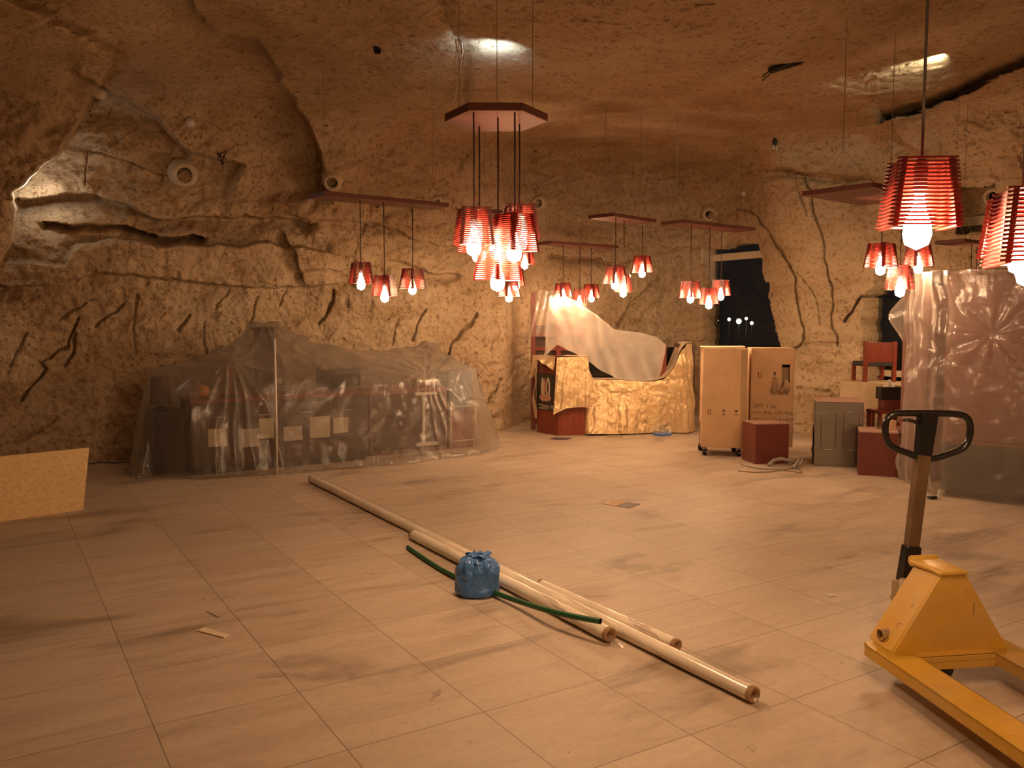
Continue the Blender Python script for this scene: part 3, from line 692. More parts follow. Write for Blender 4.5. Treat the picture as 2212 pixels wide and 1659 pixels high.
def detector(px, py, label, dn):
    p = surf(px, py); d = np.array(dn, float); d /= np.linalg.norm(d)
    t = thing('smoke_detector', label, 'smoke detector', tuple(map(float, p - d * .02)), 0, 'smoke detectors'); facing(t, d)
    m = MB(); m.lathe([(.055, 0), (.055, .03), (.048, .04)], 22, cap=True); m.build('detector_base', M['cream'], t, True)
    m = MB(); m.lathe([(.045, .038), (.044, .055), (.03, .068), (.001, .07)], 22); m.build('detector_head', M['white'], t, True)
    m = MB()
    for k in range(10): m.box((.0455 * math.cos(k * PI / 5), .0455 * math.sin(k * PI / 5), .047), (.006, .006, .008))
    m.build('vent_slots', M['black'], t)
detector(412, 264, 'small pale smoke detector high on the left vault, above the largest sleeve', (.3, -.7, -.6))
detector(1607, 417, 'small pale smoke detector above the left window near the pillar top', (-.2, -.8, -.5))
p = surf(363, 743); dn = -np.array([N2[0], N2[1], 0.15]); dn /= np.linalg.norm(dn)
t = thing('wall_plate', 'small square cream plate on the rock wall left of the covered furniture', 'wall plate', tuple(map(float, p - dn * .005))); facing(t, dn)
m = MB(); m.box((0, 0, .016), (.09, .09, .03)); m.build('plate', M['cream'], t, bevel=.004)
m = MB(); m.lathe([(.012, .031), (.012, .036), (.001, .036)], 12); m.build('knob', M['white'], t)
# black spotlight under the vault
p = surf(1690, 146, 0.10); t = thing('track_spotlight', 'black spotlight bar with two thin prongs under the vault at upper right', 'spotlight', tuple(map(float, p)))
a, b = at(1662, 153, p[1]) - p, at(1726, 133, p[1]) - p
m = MB(); m.tube([a, a * .2 + b * .8, b], .033, 12); m.build('spotlight_body', M['black'], t, True, off=None)
m = MB(); m.tube([b * .97, b * 1.12 + np.array([0, 0, .02])], .042, 12); m.build('end_cap', M['blackgloss'], t, True)
c = at(1681, 134, p[1]) - p; q = a * .55 + b * .3
m = MB(); m.tube([q, c, c + np.array([0, .05, .16])], .016, 8); m.build('bracket', M['black'], t, True)
for dz in (0, .035):
    e = at(1644, 166, p[1]) - p; m = MB(); m.tube([a + np.array([0, 0, -dz]), e + np.array([.01, 0, -dz])], .006, 6); m.build('prong', M['black'], t)
p = surf(1674, 300, -0.01); t = thing('hanging_spotlight', 'tiny dark capped light with two pale tubes below the spotlight bar', 'spotlight', tuple(map(float, p)))
m = MB(); m.tube([(0, 0, .06), (0, -.03, -.02)], .008, 6); m.lathe([(.03, -.08), (.034, -.02), (.02, -.005)], 14, cap=True); m.build('cap', M['black'], t, True)
for sx in (-.018, .02):
    m = MB(); m.tube([(sx, 0, -.08), (sx * 1.2, -.02, -.15)], .011, 8); m.build('glass_tube', M['white'], t, True)
p = surf(1471, 402); t = thing('globe_light', 'small clear glass globe light on the rock above the long lamp board', 'wall light', tuple(map(float, p)))
m = MB(); m.lathe([(.001, -.06), (.04, -.045), (.058, 0), (.04, .045), (.001, .06)], 18, Matrix.Translation((0, -.06, 0))); m.build('globe', M['clear'], t, True)
m = MB(); m.tube([(0, .02, 0), (0, -.012, 0)], .03, 12); m.build('holder', M['cream'], t, True)
p = surf(205, 196); t = thing('tubular_light', 'pale shiny tubular light cover in the dark recess at upper left', 'wall light', tuple(map(float, p)))
m = MB(); m.tube([(-.17, .05, .07), (-.10, -.03, .035), (.08, -.05, -.045), (.13, -.03, -.065)], [.03, .058, .058, .04], 14); m.build('cover', M['cream'], t, True)
def bulb_wires(px, py, label, seed):
    r = random.Random(seed); p = surf(px, py); t = thing('wire_bundle', label, 'loose wires', tuple(map(float, p)), 0, 'loose wires on the rock')
    m = MB()
    for k in range(4):
        x = r.uniform(-.05, .05); m.tube([(x, .03, .09), (x + r.uniform(-.05, .05), -.05, .04), (r.uniform(-.05, .05), -.06, -.02), (r.uniform(-.02, .02), -.03, -.07)], .006, 6)
    m.build('wires', M['black'], t)
    m = MB(); m.lathe([(.001, -.13), (.02, -.115), (.026, -.09), (.014, -.065), (.012, -.04)], 12, Matrix.Translation((0, -.03, 0))); m.build('clear_bulb', M['clear'], t, True)
bulb_wires(483, 342, 'dark wire knot on the rock right of the largest sleeve', 3)
bulb_wires(816, 438, 'wire bundle with a clear bulb just above the long lamp board', 5)
# thin pale cable trailing from the crevice of the ceiling
P = [surf(998, 92, .03), surf(1000, 112, .10), surf(996, 135, .20), surf(992, 165, .22), surf(985, 200, .2), surf(976, 225, .12)]
m = MB(); m.tube(P, .006, 6); single(m, 'hanging_cable', M['cream'], 'thin pale cable dangling from the crevice beside the bluish light spot', 'cable', smooth=True)
m = MB(); m.tube([surf(905, 43, .02), surf(925, 28, .05), surf(945, 16, .05), surf(958, 12, .0)], .005, 6); single(m, 'ceiling_cable', M['cream'], 'thin pale cable across the ceiling near the top centre of the picture', 'cable', smooth=True)
# ground outside, near-black, under the posts of the added reflection globes
m = MB(); m.add([(3, 14.5, -.12), (60, 14.5, -.12), (60, 60, -.12), (3, 60, -.12)], [(0, 1, 2, 3)]); o = m.build('floor_outside', M['hole']); o['kind'] = 'structure'

# ------------------------------------------------------------------ plastic tent over the furniture by the left wall
def csthing(name, label, cat, c, s, group=None): x, y = xy(c, s); return thing(name, label, cat, (x, y, 0), ANG, group)
def c_at(px, py, s): return cs(on_s(px, py, s))[0]
def z_at(px, py, s): return float(on_s(px, py, s)[2])
OBST = []                                            # (c0, c1, s0, s1, z) of what stands under the sheet
# long dark counter
SF = 9.36; cL, cR = c_at(415, 900, SF), c_at(795, 900, SF); zt = z_at(415, 866, SF) + .01
t = csthing('counter_cabinet', 'long dark brown counter under the clear plastic tent, pale cards on its front', 'cabinet', (cL + cR) / 2, SF + .32); w = cR - cL
m = MB(); m.box((0, 0, .04), (w - .06, .58, .08)); m.build('plinth', M['black'], t)
m = MB(); m.box((0, 0, .08 + (zt - .12) / 2), (w, .62, zt - .12)); m.build('cabinet_body', M['darkwood'], t, bevel=.004)
m = MB(); m.box((0, -.01, zt - .02), (w + .04, .68, .04)); m.build('worktop', M['redwood'], t, bevel=.004)
nd = 4
for k in range(nd):
    x = -w / 2 + w * (k + .5) / nd; m = MB(); m.box((x, -.318, .08 + (zt - .12) * .5), (w / nd - .02, .018, zt - .18)); d = m.build('door', M['darkwood'], t, bevel=.003)
    h = MB(); h.tube([(x - .06, -.335, zt - .2), (x + .06, -.335, zt - .2)], .006, 8); h.build('handle', M['chrome'], d)
for k, (px, py, wpx, hpx, mm) in enumerate([(468, 945, 34, 36, 'pale'), (541, 945, 34, 38, 'offwhite'), (575, 925, 30, 42, 'pale'), (632, 936, 40, 30, 'offwhite'), (690, 922, 44, 46, 'pale'), (735, 918, 34, 34, 'pale')]):
    c0 = c_at(px, py, SF) ; z0 = z_at(px, py, SF); m = MB(); m.box((c0 - (cL + cR) / 2, -.334, z0), (wpx / 188, .008, hpx / 188)); m.build('card', M[mm], t)
OBST.append((cL - .02, cR + .02, SF - .03, SF + .66, zt))
# dark speaker-like cabinet at the left end with a shade standing on it
S1 = 9.62; a, b = c_at(325, 900, S1), min(c_at(412, 900, S1), cL - .03); z1 = z_at(360, 888, S1)
t = csthing('loudspeaker', 'dark box-shaped loudspeaker at the left end under the plastic tent', 'loudspeaker', (a + b) / 2, S1 + .25)
m = MB(); m.box((0, 0, z1 / 2), (b - a, .5, z1)); m.build('cabinet', M['black'], t, bevel=.008)
m = MB(); m.box((0, -.256, z1 / 2), (b - a - .05, .014, z1 - .08)); m.build('grille', M['charcoal'], t, bevel=.004)
OBST.append((a, b, S1, S1 + .5, z1))
a2, b2 = c_at(330, 850, S1 + .1), c_at(372, 850, S1 + .1); z2 = z_at(350, 814, S1 + .12)
t = csthing('table_lamp', 'dull plum lamp shade standing on the loudspeaker under the plastic', 'lamp', (a2 + b2) / 2, S1 + .25); t.location.z = z1; r = (b2 - a2) / 2
m = MB(); m.lathe([(r * 1.12, .05), (r * .9, z2 - z1)], 24); m.build('lamp_shade', M['plum'], t, True)
m = MB(); m.lathe([(.08, 0), (.08, .02), (.02, .03), (.018, z2 - z1 - .02)], 16, cap=True); m.build('lamp_base', M['black'], t, True)
OBST.append((a2, b2, S1 + .1, S1 + .4, z2))
# crumpled packing beside it
S2 = SF + .25; p = on_s(398, 850, S2); m = MB(); rr = np.random.default_rng(3)
th = np.linspace(0, 2 * PI, 28, endpoint=False); G = []
for k, (r0, z0) in enumerate([(.14, 0), (.17, .05), (.13, .11), (.06, .16), (.01, .17)]):
    G.append([(r0 * (1 + .25 * rr.uniform(-1, 1)) * math.cos(a), r0 * .8 * (1 + .25 * rr.uniform(-1, 1)) * math.sin(a), z0 + .02 * rr.uniform(-1, 1) * (k > 0)) for a in th])
m.grid(np.array(G), True); c0, s0 = cs(p)
o = m.build('packing_film', M['sheet_pink'], None, True); o.location = (*xy(c0 + .1, SF + .3), zt); tag(o, 'crumpled shiny film lump on the counter top at its left end', 'film')
p = on_s(438, 850, SF + .2); c0 = cs(p)[0]; o = MB().lathe([(.001, 0), (.05, .015), (.075, .07), (.055, .12), (.001, .14)], 20).build('orange_ball', M['orange'], None, True)
o.location = (*xy(c0, SF + .2), zt); tag(o, 'orange round ornament on the counter under the plastic tent', 'ornament')
# tall things whose tops make the peaks of the tent
def post(name, label, cat, px, py, s, wd, mat, cap=None):
    c0 = c_at(px, py, s); zz = z_at(px, py, s); t = csthing(name, label, cat, c0, s)
    m = MB(); m.box((0, 0, .02), (max(.3, wd), .3, .04)); m.build('foot', M['black'], t, bevel=.004)
    m = MB(); m.box((0, 0, zz / 2), (wd, .05, zz - .04)); m.build('upright', mat, t, bevel=.004)
    m = MB(); m.box((0, 0, zz - .03), (wd + .1, .08, .03)); m.build('head', mat, t, bevel=.004)
    OBST.append((c0 - wd / 2 - .03, c0 + wd / 2 + .03, s - .03, s + .03, zz)); return t
post('display_stand', 'tallest stand lifting the peak of the plastic tent by the rock wall', 'stand', 570, 704, 10.25, .22, M['darkwood'])
post('display_stand', 'stand raising the right-hand peak of the plastic tent', 'stand', 927, 746, 10.30, .05, M['redwood'])
c0 = c_at(497, 791, SF + .12); zz = z_at(497, 791, SF + .12); t = csthing('table_sign', 'small sign board on the counter lifting the front peak of the tent', 'sign', c0, SF + .14); t.location.z = zt
m = MB(); m.box((0, 0, .01), (.16, .12, .02)); m.build('foot', M['black'], t); m = MB(); m.box((0, 0, (zz - zt) / 2), (.05, .012, zz - zt)); m.build('board', M['pinkwood'], t)
OBST.append((c0 - .04, c0 + .04, SF + .10, SF + .18, zz))
# dark monitor at the right end of the counter
a, b = c_at(690, 850, SF + .3), c_at(785, 850, SF + .3); t = csthing('monitor', 'dark flat monitor on the right half of the covered counter', 'monitor', (a + b) / 2, SF + .4); t.location.z = zt
m = MB(); m.box((0, 0, .15), (b - a, .03, .22)); m.build('screen', M['blackgloss'], t, bevel=.004); m = MB(); m.box((0, .03, .02), (.2, .16, .02)); m.box((0, .03, .06), (.05, .03, .1)); m.build('foot', M['black'], t)
OBST.append((a, b, SF + .37, SF + .43, zt + .275))
# right end: lower red cabinet, blue-grey box, stand, frame
S3 = 9.60; a, b = c_at(800, 900, S3), c_at(965, 900, S3); z3 = .80
t = csthing('low_cabinet', 'red-brown low cabinet at the right half under the plastic tent', 'cabinet', (a + b) / 2, S3 + .25)
m = MB(); m.box((0, 0, z3 / 2), (b - a, .5, z3)); m.build('cabinet_body', M['pinkwood'], t, bevel=.005); m = MB(); m.box((0, -.256, z3 / 2), (b - a - .06, .012, z3 - .1)); m.build('front_panel', M['darkwood'], t, bevel=.003)
OBST.append((a, b, S3, S3 + .5, z3))
S4 = 9.62; a, b = c_at(970, 850, S4), c_at(1020, 850, S4); z4 = z_at(995, 802, S4)
t = csthing('cabinet_stand', 'blue-grey box on a red-brown base at the right end of the tent', 'cabinet', (a + b) / 2, S4 + .2)
m = MB(); m.box((0, 0, .25), (b - a + .02, .42, .5)); m.build('base', M['pinkwood'], t, bevel=.005); m = MB(); m.box((0, 0, .5 + (z4 - .5) / 2), (b - a, .4, z4 - .5)); m.build('top_box', M['bluegrey'], t, bevel=.008)
OBST.append((a - .02, b + .02, S4, S4 + .42, z4))
S5 = 9.33; c0 = c_at(921, 900, S5); t = csthing('poster_stand', 'thin white T-shaped poster stand behind the plastic, left of the wire frame', 'stand', c0, S5)
zT, zM, zB = z_at(921, 822, S5), z_at(921, 850, S5), max(.05, z_at(921, 959, S5))
m = MB(); m.box((0, 0, zB), (.30, .06, .04)); m.box((0, 0, .02), (.10, .2, .04)); m.build('foot_bar', M['white'], t, bevel=.004)
m = MB(); m.box((-.04, 0, (zB + zM) / 2), (.035, .02, zM - zB)); m.build('post', M['white'], t); m = MB(); m.box((0, 0, zM), (.30, .03, .035)); m.build('middle_bar', M['white'], t, bevel=.003)
m = MB(); m.box((.01, 0, zT), (.27, .02, .022)); m.build('top_bar', M['white'], t, bevel=.003)
for x in (-.10, .115): m = MB(); m.box((x, 0, (zM + zT) / 2), (.008, .008, zT - zM)); m.build('side_rod', M['white'], t)
OBST.append((c0 - .13, c0 + .13, S5 - .02, S5 + .02, zT))
S6 = 9.22; a, b = c_at(974, 930, S6), c_at(1027, 930, S6); t = csthing('metal_frame', 'slim pale upright frame at the right end under the plastic tent', 'frame', (a + b) / 2, S6); zF = z_at(1000, 876, S6); w = b - a
for sx in (-1, 1): m = MB(); m.tube([(sx * w / 2, 0, 0), (sx * w / 2, 0, zF)], .011, 8); m.lathe([(.016, zF), (.016, zF + .02), (.001, zF + .025)], 10, Matrix.Translation((sx * w / 2, 0, 0))); m.build('upright', M['cream'], t, True)
for zz in (zF - .01, .16, .012): m = MB(); m.tube([(-w / 2, 0, zz), (w / 2, 0, zz)], .008, 8); m.build('crossbar', M['cream'], t, True)
OBST.append((a - .015, b + .015, S6 - .015, S6 + .015, zF + .02))
# the sheet: a membrane let down over all of it
def tent():
    c0, c1, s0, s1 = .80, 5.98, 8.84, 10.62; h = 0.018
    cc = np.arange(c0, c1 + h, h); ss = np.arange(s0, s1 + h, h); Cg, Sg = np.meshgrid(cc, ss, indexing='ij')
    # foot line of the sheet on the floor
    foot = [cs(fl(*q)) for q in [(330, 1030), (420, 1034), (600, 1024), (760, 1010), (900, 1000), (1035, 981), (1082, 966)]]
    fc, fs = zip(*foot); edge = np.interp(Cg, fc, fs, left=fs[0], right=9.9) + .012 * np.sin(Cg * 9) + .008 * np.sin(Cg * 23)
    LL = c_at(325, 900, S1) - .17; cLft = np.interp(Sg, [8.8, 9.3, 9.6, 10.1, 10.7], [LL + .2, LL + .06, LL, LL, LL + .15]); cRgt = np.interp(Sg, [8.8, 9.1, 9.5, 10.1, 10.7], [5.1, 5.35, 5.78, 5.80, 5.7])
    out = (Sg < edge) | (Cg < cLft) | (Cg > cRgt)
    H = np.full(Cg.shape, .0); OB = np.zeros_like(H)
    for a, b, p, q, z in OBST:
        k = (Cg > a - 1.6 * h) & (Cg < b + 1.6 * h) & (Sg > p - 1.6 * h) & (Sg < q + 1.6 * h); OB[k] = np.maximum(OB[k], z + .03)
    Hm = np.where(out, 0, OB); ck = (np.indices(H.shape).sum(0) % 2).astype(bool)
    for it in range(900):
        for par in (ck, ~ck):
            A = Hm.copy(); A[1:-1, 1:-1] = .25 * (Hm[2:, 1:-1] + Hm[:-2, 1:-1] + Hm[1:-1, 2:] + Hm[1:-1, :-2]); A[1:-1, -1] = Hm[1:-1, -2] * .96
            A = np.maximum(Hm + 1.7 * (A - Hm), OB); A[out] = 0; A[0] = 0; A[-1] = 0; Hm = np.where(par, A, Hm)
    # pulled taut: mostly the straight-edged hull over the peaks, a little sag left in
    bm = bmesh.new()
    for q_ in zip(*[v.ravel()[::7] for v in (Cg, Sg, OB)]):
        if q_[2] > 0: bm.verts.new(q_)
    for a, b, p_, q_, z in OBST:
        for cx in (a, b):
            for cy in (p_, q_): bm.verts.new((cx, cy, z + .03))
    for f1, f2 in foot: bm.verts.new((f1, f2 - .0, 0))
    for f1, f2 in [(LL + .04, 9.4), (LL, 9.6), (LL, 10.1), (LL + .15, 10.6), (5.7, 10.6), (5.80, 10.1), (5.78, 9.5)]: bm.verts.new((f1, f2, 0))
    r = bmesh.ops.convex_hull(bm, input=bm.verts[:]); hull = np.full(Hm.shape, 9.0)
    for f in bm.faces:
        f.normal_update(); n_ = f.normal
        if abs(n_.z) > .02:
            v0 = f.verts[0].co; zz = v0.z - (n_.x * (Cg - v0.x) + n_.y * (Sg - v0.y)) / n_.z
            if n_.z > 0: hull = np.minimum(hull, zz)
    bm.free(); hull = np.clip(hull, 0, 2); Hm = np.where(out, 0, np.maximum(.72 * hull + .28 * Hm, OB))
    for _ in range(5):
        A = Hm.copy(); A[1:-1, 1:-1] = .25 * (Hm[2:, 1:-1] + Hm[:-2, 1:-1] + Hm[1:-1, 2:] + Hm[1:-1, :-2]); A = np.maximum(A, OB); A[out] = 0; Hm = A
    P = np.stack([Cg * E2[0] + Sg * N2[0], Cg * E2[1] + Sg * N2[1], Hm], -1)
    gx, gy = np.gradient(Hm, h); nn = np.stack([-gx * E2[0] - gy * N2[0], -gx * E2[1] - gy * N2[1], np.ones_like(Hm)], -1); nn /= np.linalg.norm(nn, axis=-1, keepdims=True)
    # folds running away from the peaks, and slack swags between them
    peaks = [(c_at(497, 791, SF + .14), SF + .14, 1.3, 13, .015), (c_at(570, 704, 10.25), 10.25, 1.0, 11, .014), (c_at(927, 746, 10.30), 10.30, .9, 14, .013), (c_at(995, 802, S4), S4, .8, 17, .016), (c_at(921, 822, S5), S5, .8, 13, .014)]
    F = np.zeros_like(Hm); q = P.reshape(-1, 3); nz = fbm(q * 2.2, 3, 80).reshape(Hm.shape); nz2 = fbm(q * 5.5, 3, 90).reshape(Hm.shape)
    for pc, ps, rad, k, amp in peaks:
        dz = np.interp(0, [0], [0]); r = np.hypot(Cg - pc, Sg - ps) + 1e-4; an = np.arctan2(Sg - ps, Cg - pc)
        wv = np.abs(np.sin(an * k * .5 + nz * 1.1 + pc * 7)) ** 9; F += 1.7 * amp * wv * np.exp(-r / rad) * np.minimum(r / .12, 1)
    # swags on the front face: lines of equal height between the counter and the right stand
    sw = np.exp(-((Cg - 4.1) / 1.0) ** 2) * np.clip(Hm / .4, 0, 1); F += .030 * np.abs(np.sin(Hm * 8 + (Cg - 4.2) ** 2 * 2.6 + nz * 1.3)) ** 8 * sw
    F += .010 * nz + .005 * nz2; F = np.maximum(F, -.012)
    k = np.clip(Hm / .10, 0, 1); P = P + nn * (F * k)[..., None]
    flat = .006 + .020 * np.abs(np.sin(Cg * 17 + 3 * nz)) * np.abs(nz2) * 1.2; P[..., 2] = np.where(Hm < .01, flat, P[..., 2]); P[..., 2] = np.maximum(P[..., 2], .004)
    # keep the sheet and a hand's breadth of it lying on the floor
    edge2 = edge - .07 - .04 * nz; keep = (Sg > edge2) & (Cg > cLft - .06) & (Cg < cRgt + .06 - .0 * Sg)
    ok = keep[:-1, :-1] & keep[1:, :-1] & keep[1:, 1:] & keep[:-1, 1:]
    n2 = P.shape[1]; ii, jj = np.nonzero(ok); qd = np.stack([ii * n2 + jj, (ii + 1) * n2 + jj, (ii + 1) * n2 + jj + 1, ii * n2 + jj + 1], -1)
    m = MB(); u, inv = np.unique(qd, return_inverse=True); m.add(P.reshape(-1, 3)[u], inv.reshape(-1, 4)); return m
single(tent(), 'plastic_sheet', M['sheet'], 'large clear plastic sheet draped like a tent over furniture by the left wall', 'plastic sheet', 'plastic dust sheets', True)
# thin pale pole standing before the tent
p = fl(599, 1029); zt_ = float(at(600, 733, p[1])[2]); t = thing('pole', 'thin white upright pole in front of the plastic tent', 'pole', tuple(map(float, p)))
m = MB(); m.tube([(0, 0, .006), (.002, 0, zt_)], .0125, 10); m.build('pole_tube', M['white'], t, True); m = MB(); m.box((-.03, 0, .004), (.19, .07, .008)); m.build('foot_plate', M['ceramic'], t)
# plywood panel at far left
a = fl(180, 1101); b = fl(-40, 1133.5); u = (b - a) / np.linalg.norm(b - a); bk = np.array([u[1], -u[0], 0]); bk = bk if bk[1] > 0 else -bk
top_r = at(193, 967, a[1] + .10); hgt = float(top_r[2])
t = thing('plywood_sheet', 'light plywood sheet standing on its edge at the far left', 'plywood', tuple(map(float, a)))
tr = top_r - a; u2 = u * 1.15; thk = bk * .022
m = MB(); m.hexa([(0, 0, 0), u2, u2 + thk, thk, tr, u2 + np.array([tr[0] * .5, tr[1], hgt]), u2 + np.array([tr[0] * .5, tr[1], hgt]) + thk, tr + thk]); m.build('panel', M['ply'], t, bevel=.002)
m = MB(); q = u2 * .55; m.hexa([q + thk, q + thk + u * .03, q + thk + u * .03 + bk * .35, q + thk + bk * .35, q + np.array([0, tr[1], hgt * .7]) + thk, q + np.array([0, tr[1], hgt * .7]) + thk + u * .03, q + np.array([0, tr[1], hgt * .7]) + thk + u * .03 + bk * .05, q + np.array([0, tr[1], hgt * .7]) + thk + bk * .05]); m.build('prop', M['ply'], t)
m = MB(); m.tube([fl(192, 1003) + np.array([0, 0, .006]), fl(215, 1000) + np.array([0, 0, .006]), fl(250, 1001) + np.array([0, 0, .006]), fl(300, 996) + np.array([0, 0, .006])], .006, 6)
single(m, 'floor_cable', M['black'], 'thin dark cable on the floor between plywood and plastic tent', 'cable', smooth=True)
# ------------------------------------------------------------------ reception booth under satin and plastic
BY = 12.10
def loft(U, L, nu, nv, fold, back=None):
    """cloth between an upper and a lower curve (world points); fold(u, v) pushes it out along the normal"""
    def res(c, n):
        c = np.array(c, float); d = np.r_[0, np.cumsum(np.linalg.norm(np.diff(c, axis=0), axis=1))]; t = np.linspace(0, d[-1], n)
        # rounded interpolation
        k = [np.interp(t, d, c[:, i]) for i in range(3)]; r = np.stack(k, -1)
        for _ in range(max(1, n // 40)): r[1:-1] = .25 * r[:-2] + .5 * r[1:-1] + .25 * r[2:]
        return r
    A, B = res(U, nu), res(L, nu); v = np.linspace(0, 1, nv)
    P = A[:, None] * (1 - v)[None, :, None] + B[:, None] * v[None, :, None]
    du = np.gradient(P, axis=0); dv = np.gradient(P, axis=1); n = np.cross(du, dv); n /= np.linalg.norm(n, axis=-1, keepdims=True) + 1e-9
    if n[..., 1].mean() > 0: n = -n
    uu, vv = np.meshgrid(np.linspace(0, 1, nu), v, indexing='ij'); return P + n * fold(uu, vv, P)[..., None]
def clothnoise(P, sc, seed, o=3): return fbm(P.reshape(-1, 3) * sc, o, seed).reshape(P.shape[:2])
def W3(px, py, y): return at(px, py, y)
# desk: red wooden pulpit at the left, counter to the right
pf = fl(1205, 941); pr = fl(1264, 940); pl_ = fl(1160, 933)
zP = float(at(1235, 772, pf[1])[2])
t = thing('reception_desk', 'red wooden reception desk, left end a many-sided pulpit, mostly under gold satin', 'desk', (float(pf[0]), float(pf[1]), 0))
o3 = np.array([pf[0], pf[1], 0]); L2 = [(pl_ - o3)[:2], (0, 0), (pr - o3)[:2], (pr - o3)[:2] + np.array([.06, .55]), (pl_ - o3)[:2] + np.array([.05, .35])]
m = MB(); m.prism([tuple(map(float, q)) for q in L2], 0, zP - .03); m.build('pulpit', M['redwood'], t, bevel=.004)
m = MB(); cpt = np.mean([np.array(q) for q in L2], 0); m.prism([tuple(map(float, cpt + (np.array(q) - cpt) * 1.04)) for q in L2], zP - .03, zP); m.build('pulpit_top', M['redwood'], t, bevel=.004)
cx0 = float(pr[0] - o3[0]); cx1 = float(fl(1488, 935)[0] - o3[0]); zC = float(at(1340, 822, 12.3)[2])
m = MB(); m.box(((cx0 + cx1) / 2, .66, zC / 2 - .01), (cx1 - cx0, .5, zC - .02)); m.build('counter_front', M['redwood'], t, bevel=.004)
m = MB(); m.box(((cx0 + cx1) / 2, 1.0, .62), (cx1 - cx0, .06, 1.24)); m.build('dark_back_panel', M['blackgloss'], t, bevel=.004)
x0 = float(W3(1432, 780, BY + .45)[0] - o3[0]); zz = float(W3(1432, 745, BY + .45)[2]); m = MB(); m.box((x0, .55, zz / 2), (.11, .12, zz)); m.build('corner_post', M['redwood'], t, bevel=.004)
x1 = float(W3(1480, 780, BY + .5)[0] - o3[0]); zz1 = float(W3(1480, 742, BY + .4)[2]); m = MB(); m.box((x1, .60, zz1 / 2), (.24, .40, zz1 - .01)); m.build('end_cabinet', M['darkwood'], t, bevel=.004)
# tall carved rack behind the pulpit
zr = float(W3(1170, 632, 12.75)[2]); xa = float(W3(1152, 700, 12.75)[0] - o3[0]); xb = float(W3(1262, 700, 12.75)[0] - o3[0])
for x in (xa, (xa + xb) * .46, xb): m = MB(); m.box((x, .72, zr / 2), (.07, .07, zr if x < xb - .1 else zr * .93)); m.build('rack_post', M['redwood'], t, bevel=.003)
for z in (zP + .10, zP + .32): m = MB(); m.box(((xa + xb) / 2, .72, z), (xb - xa, .05, .06)); m.build('rack_rail', M['redwood'], t, bevel=.003)
m = MB(); m.box(((xa + xb) / 2, .76, zP + .2), (xb - xa, .02, .5)); m.build('rack_panel', M['darkwood'], t)
# poster on the left face of the pulpit: dark, with a generic pale figure of shapes and lines of small print
a = pl_ - o3; a = np.array([a[0], a[1]]); n_ = np.array([-a[1], a[0]]); n_ /= np.linalg.norm(n_); n_ = n_ if n_[1] < 0 else -n_
po = thing('poster', 'dark poster with pale round shapes on the left face of the red pulpit', 'poster', (float(o3[0]), float(o3[1]), 0))
def onp(u, z, d): q = a * u + n_ * d; return (float(q[0]), float(q[1]), z)
zA, zB = float(at(1180, 807, pf[1] + .15)[2]), float(at(1180, 887, pf[1] + .15)[2])
def pq(m, u0, u1, z0, z1, d): m.add([onp(u0, z0, d), onp(u1, z0, d), onp(u1, z1, d), onp(u0, z1, d)], [(0, 1, 2, 3)])
def pe(m, u, z, ru, rz, d, n=20): m.add([onp(u + ru * math.cos(2 * PI * k / n), z + rz * math.sin(2 * PI * k / n), d) for k in range(n)], [tuple(range(n))])
m = MB(); m.hexa([onp(.99, zB, .002), onp(.04, zB, .002), onp(.04, zB, .010), onp(.99, zB, .010), onp(.99, zA, .002), onp(.04, zA, .002), onp(.04, zA, .010), onp(.99, zA, .010)]); m.build('poster_board', M['posterbg'], po)
hZ = zA - zB
for mm, L_ in (('photo_b', [(.44, .60, .10, .30), (.70, .56, .08, .34)]), ('photo_a', [(.56, .34, .28, .10), (.58, .66, .05, .22)]), ('posterbg', [(.44, .62, .03, .16)])):
    m = MB()
    for i, (u, z, ru, rz) in enumerate(L_): pe(m, u, zB + hZ * z, ru, rz * hZ, .0112 + .0006 * i + {'photo_b': 0, 'photo_c': .002, 'photo_a': .004, 'posterbg': .006}[mm])
    m.build('printed_shape', M[mm], po)
m = MB()
for k in range(4): pq(m, .08, .30 + .05 * (k % 2), zB + hZ * (.04 + .032 * k), zB + hZ * (.052 + .032 * k), .0115); pq(m, .40, .92 - .1 * (k % 3), zB + hZ * (.03 + .032 * k), zB + hZ * (.042 + .032 * k), .0115)
m.build('small_print', M['offwhite'], po)
# gold satin over the pulpit
def foldA(u, v, P): return .012 + .020 * np.abs(np.sin(u * 15 + .6 * clothnoise(P, 4, 3) + v * 1.2)) ** 2 * (.25 + v) + .02 * v + .014 * clothnoise(P, 6, 7)
yp = float(pf[1]) - .01; q1 = float(pr[1]) - .02
U = [W3(1203, 772, yp), W3(1235, 771, yp), W3(1270, 771, q1)]; Lc = [W3(1196, 896, yp - .04), W3(1207, 890, yp - .05), W3(1222, 882, yp - .05), W3(1250, 879, q1 - .05), W3(1278, 880, q1 - .04)]
bk = [np.array([p[0] * 1.0, p[1] + .42, zP + .014]) for p in U]
m = MB(); m.grid(loft(U, Lc, 90, 60, foldA)); o_top = [np.array([p[0], p[1] - .005, zP + .016]) for p in U]
m.grid(loft(bk, o_top, 60, 16, lambda u, v, P: .008 * clothnoise(P, 6, 9)))
# the flap hanging over the left face
ul = [np.array([*(o3[:2] + a * k + n_ * .02), zP + .012]) for k in (1.12, .8, .4, .02)]; ll = [W3(1150, 818, pf[1] + .22), W3(1163, 781, pf[1] + .1), W3(1177, 789, pf[1] + .05), W3(1196, 800, yp)]
m.grid(loft(ul, ll, 60, 24, lambda u, v, P: .02 + .018 * np.sin(u * 22 + v * 3) * v))
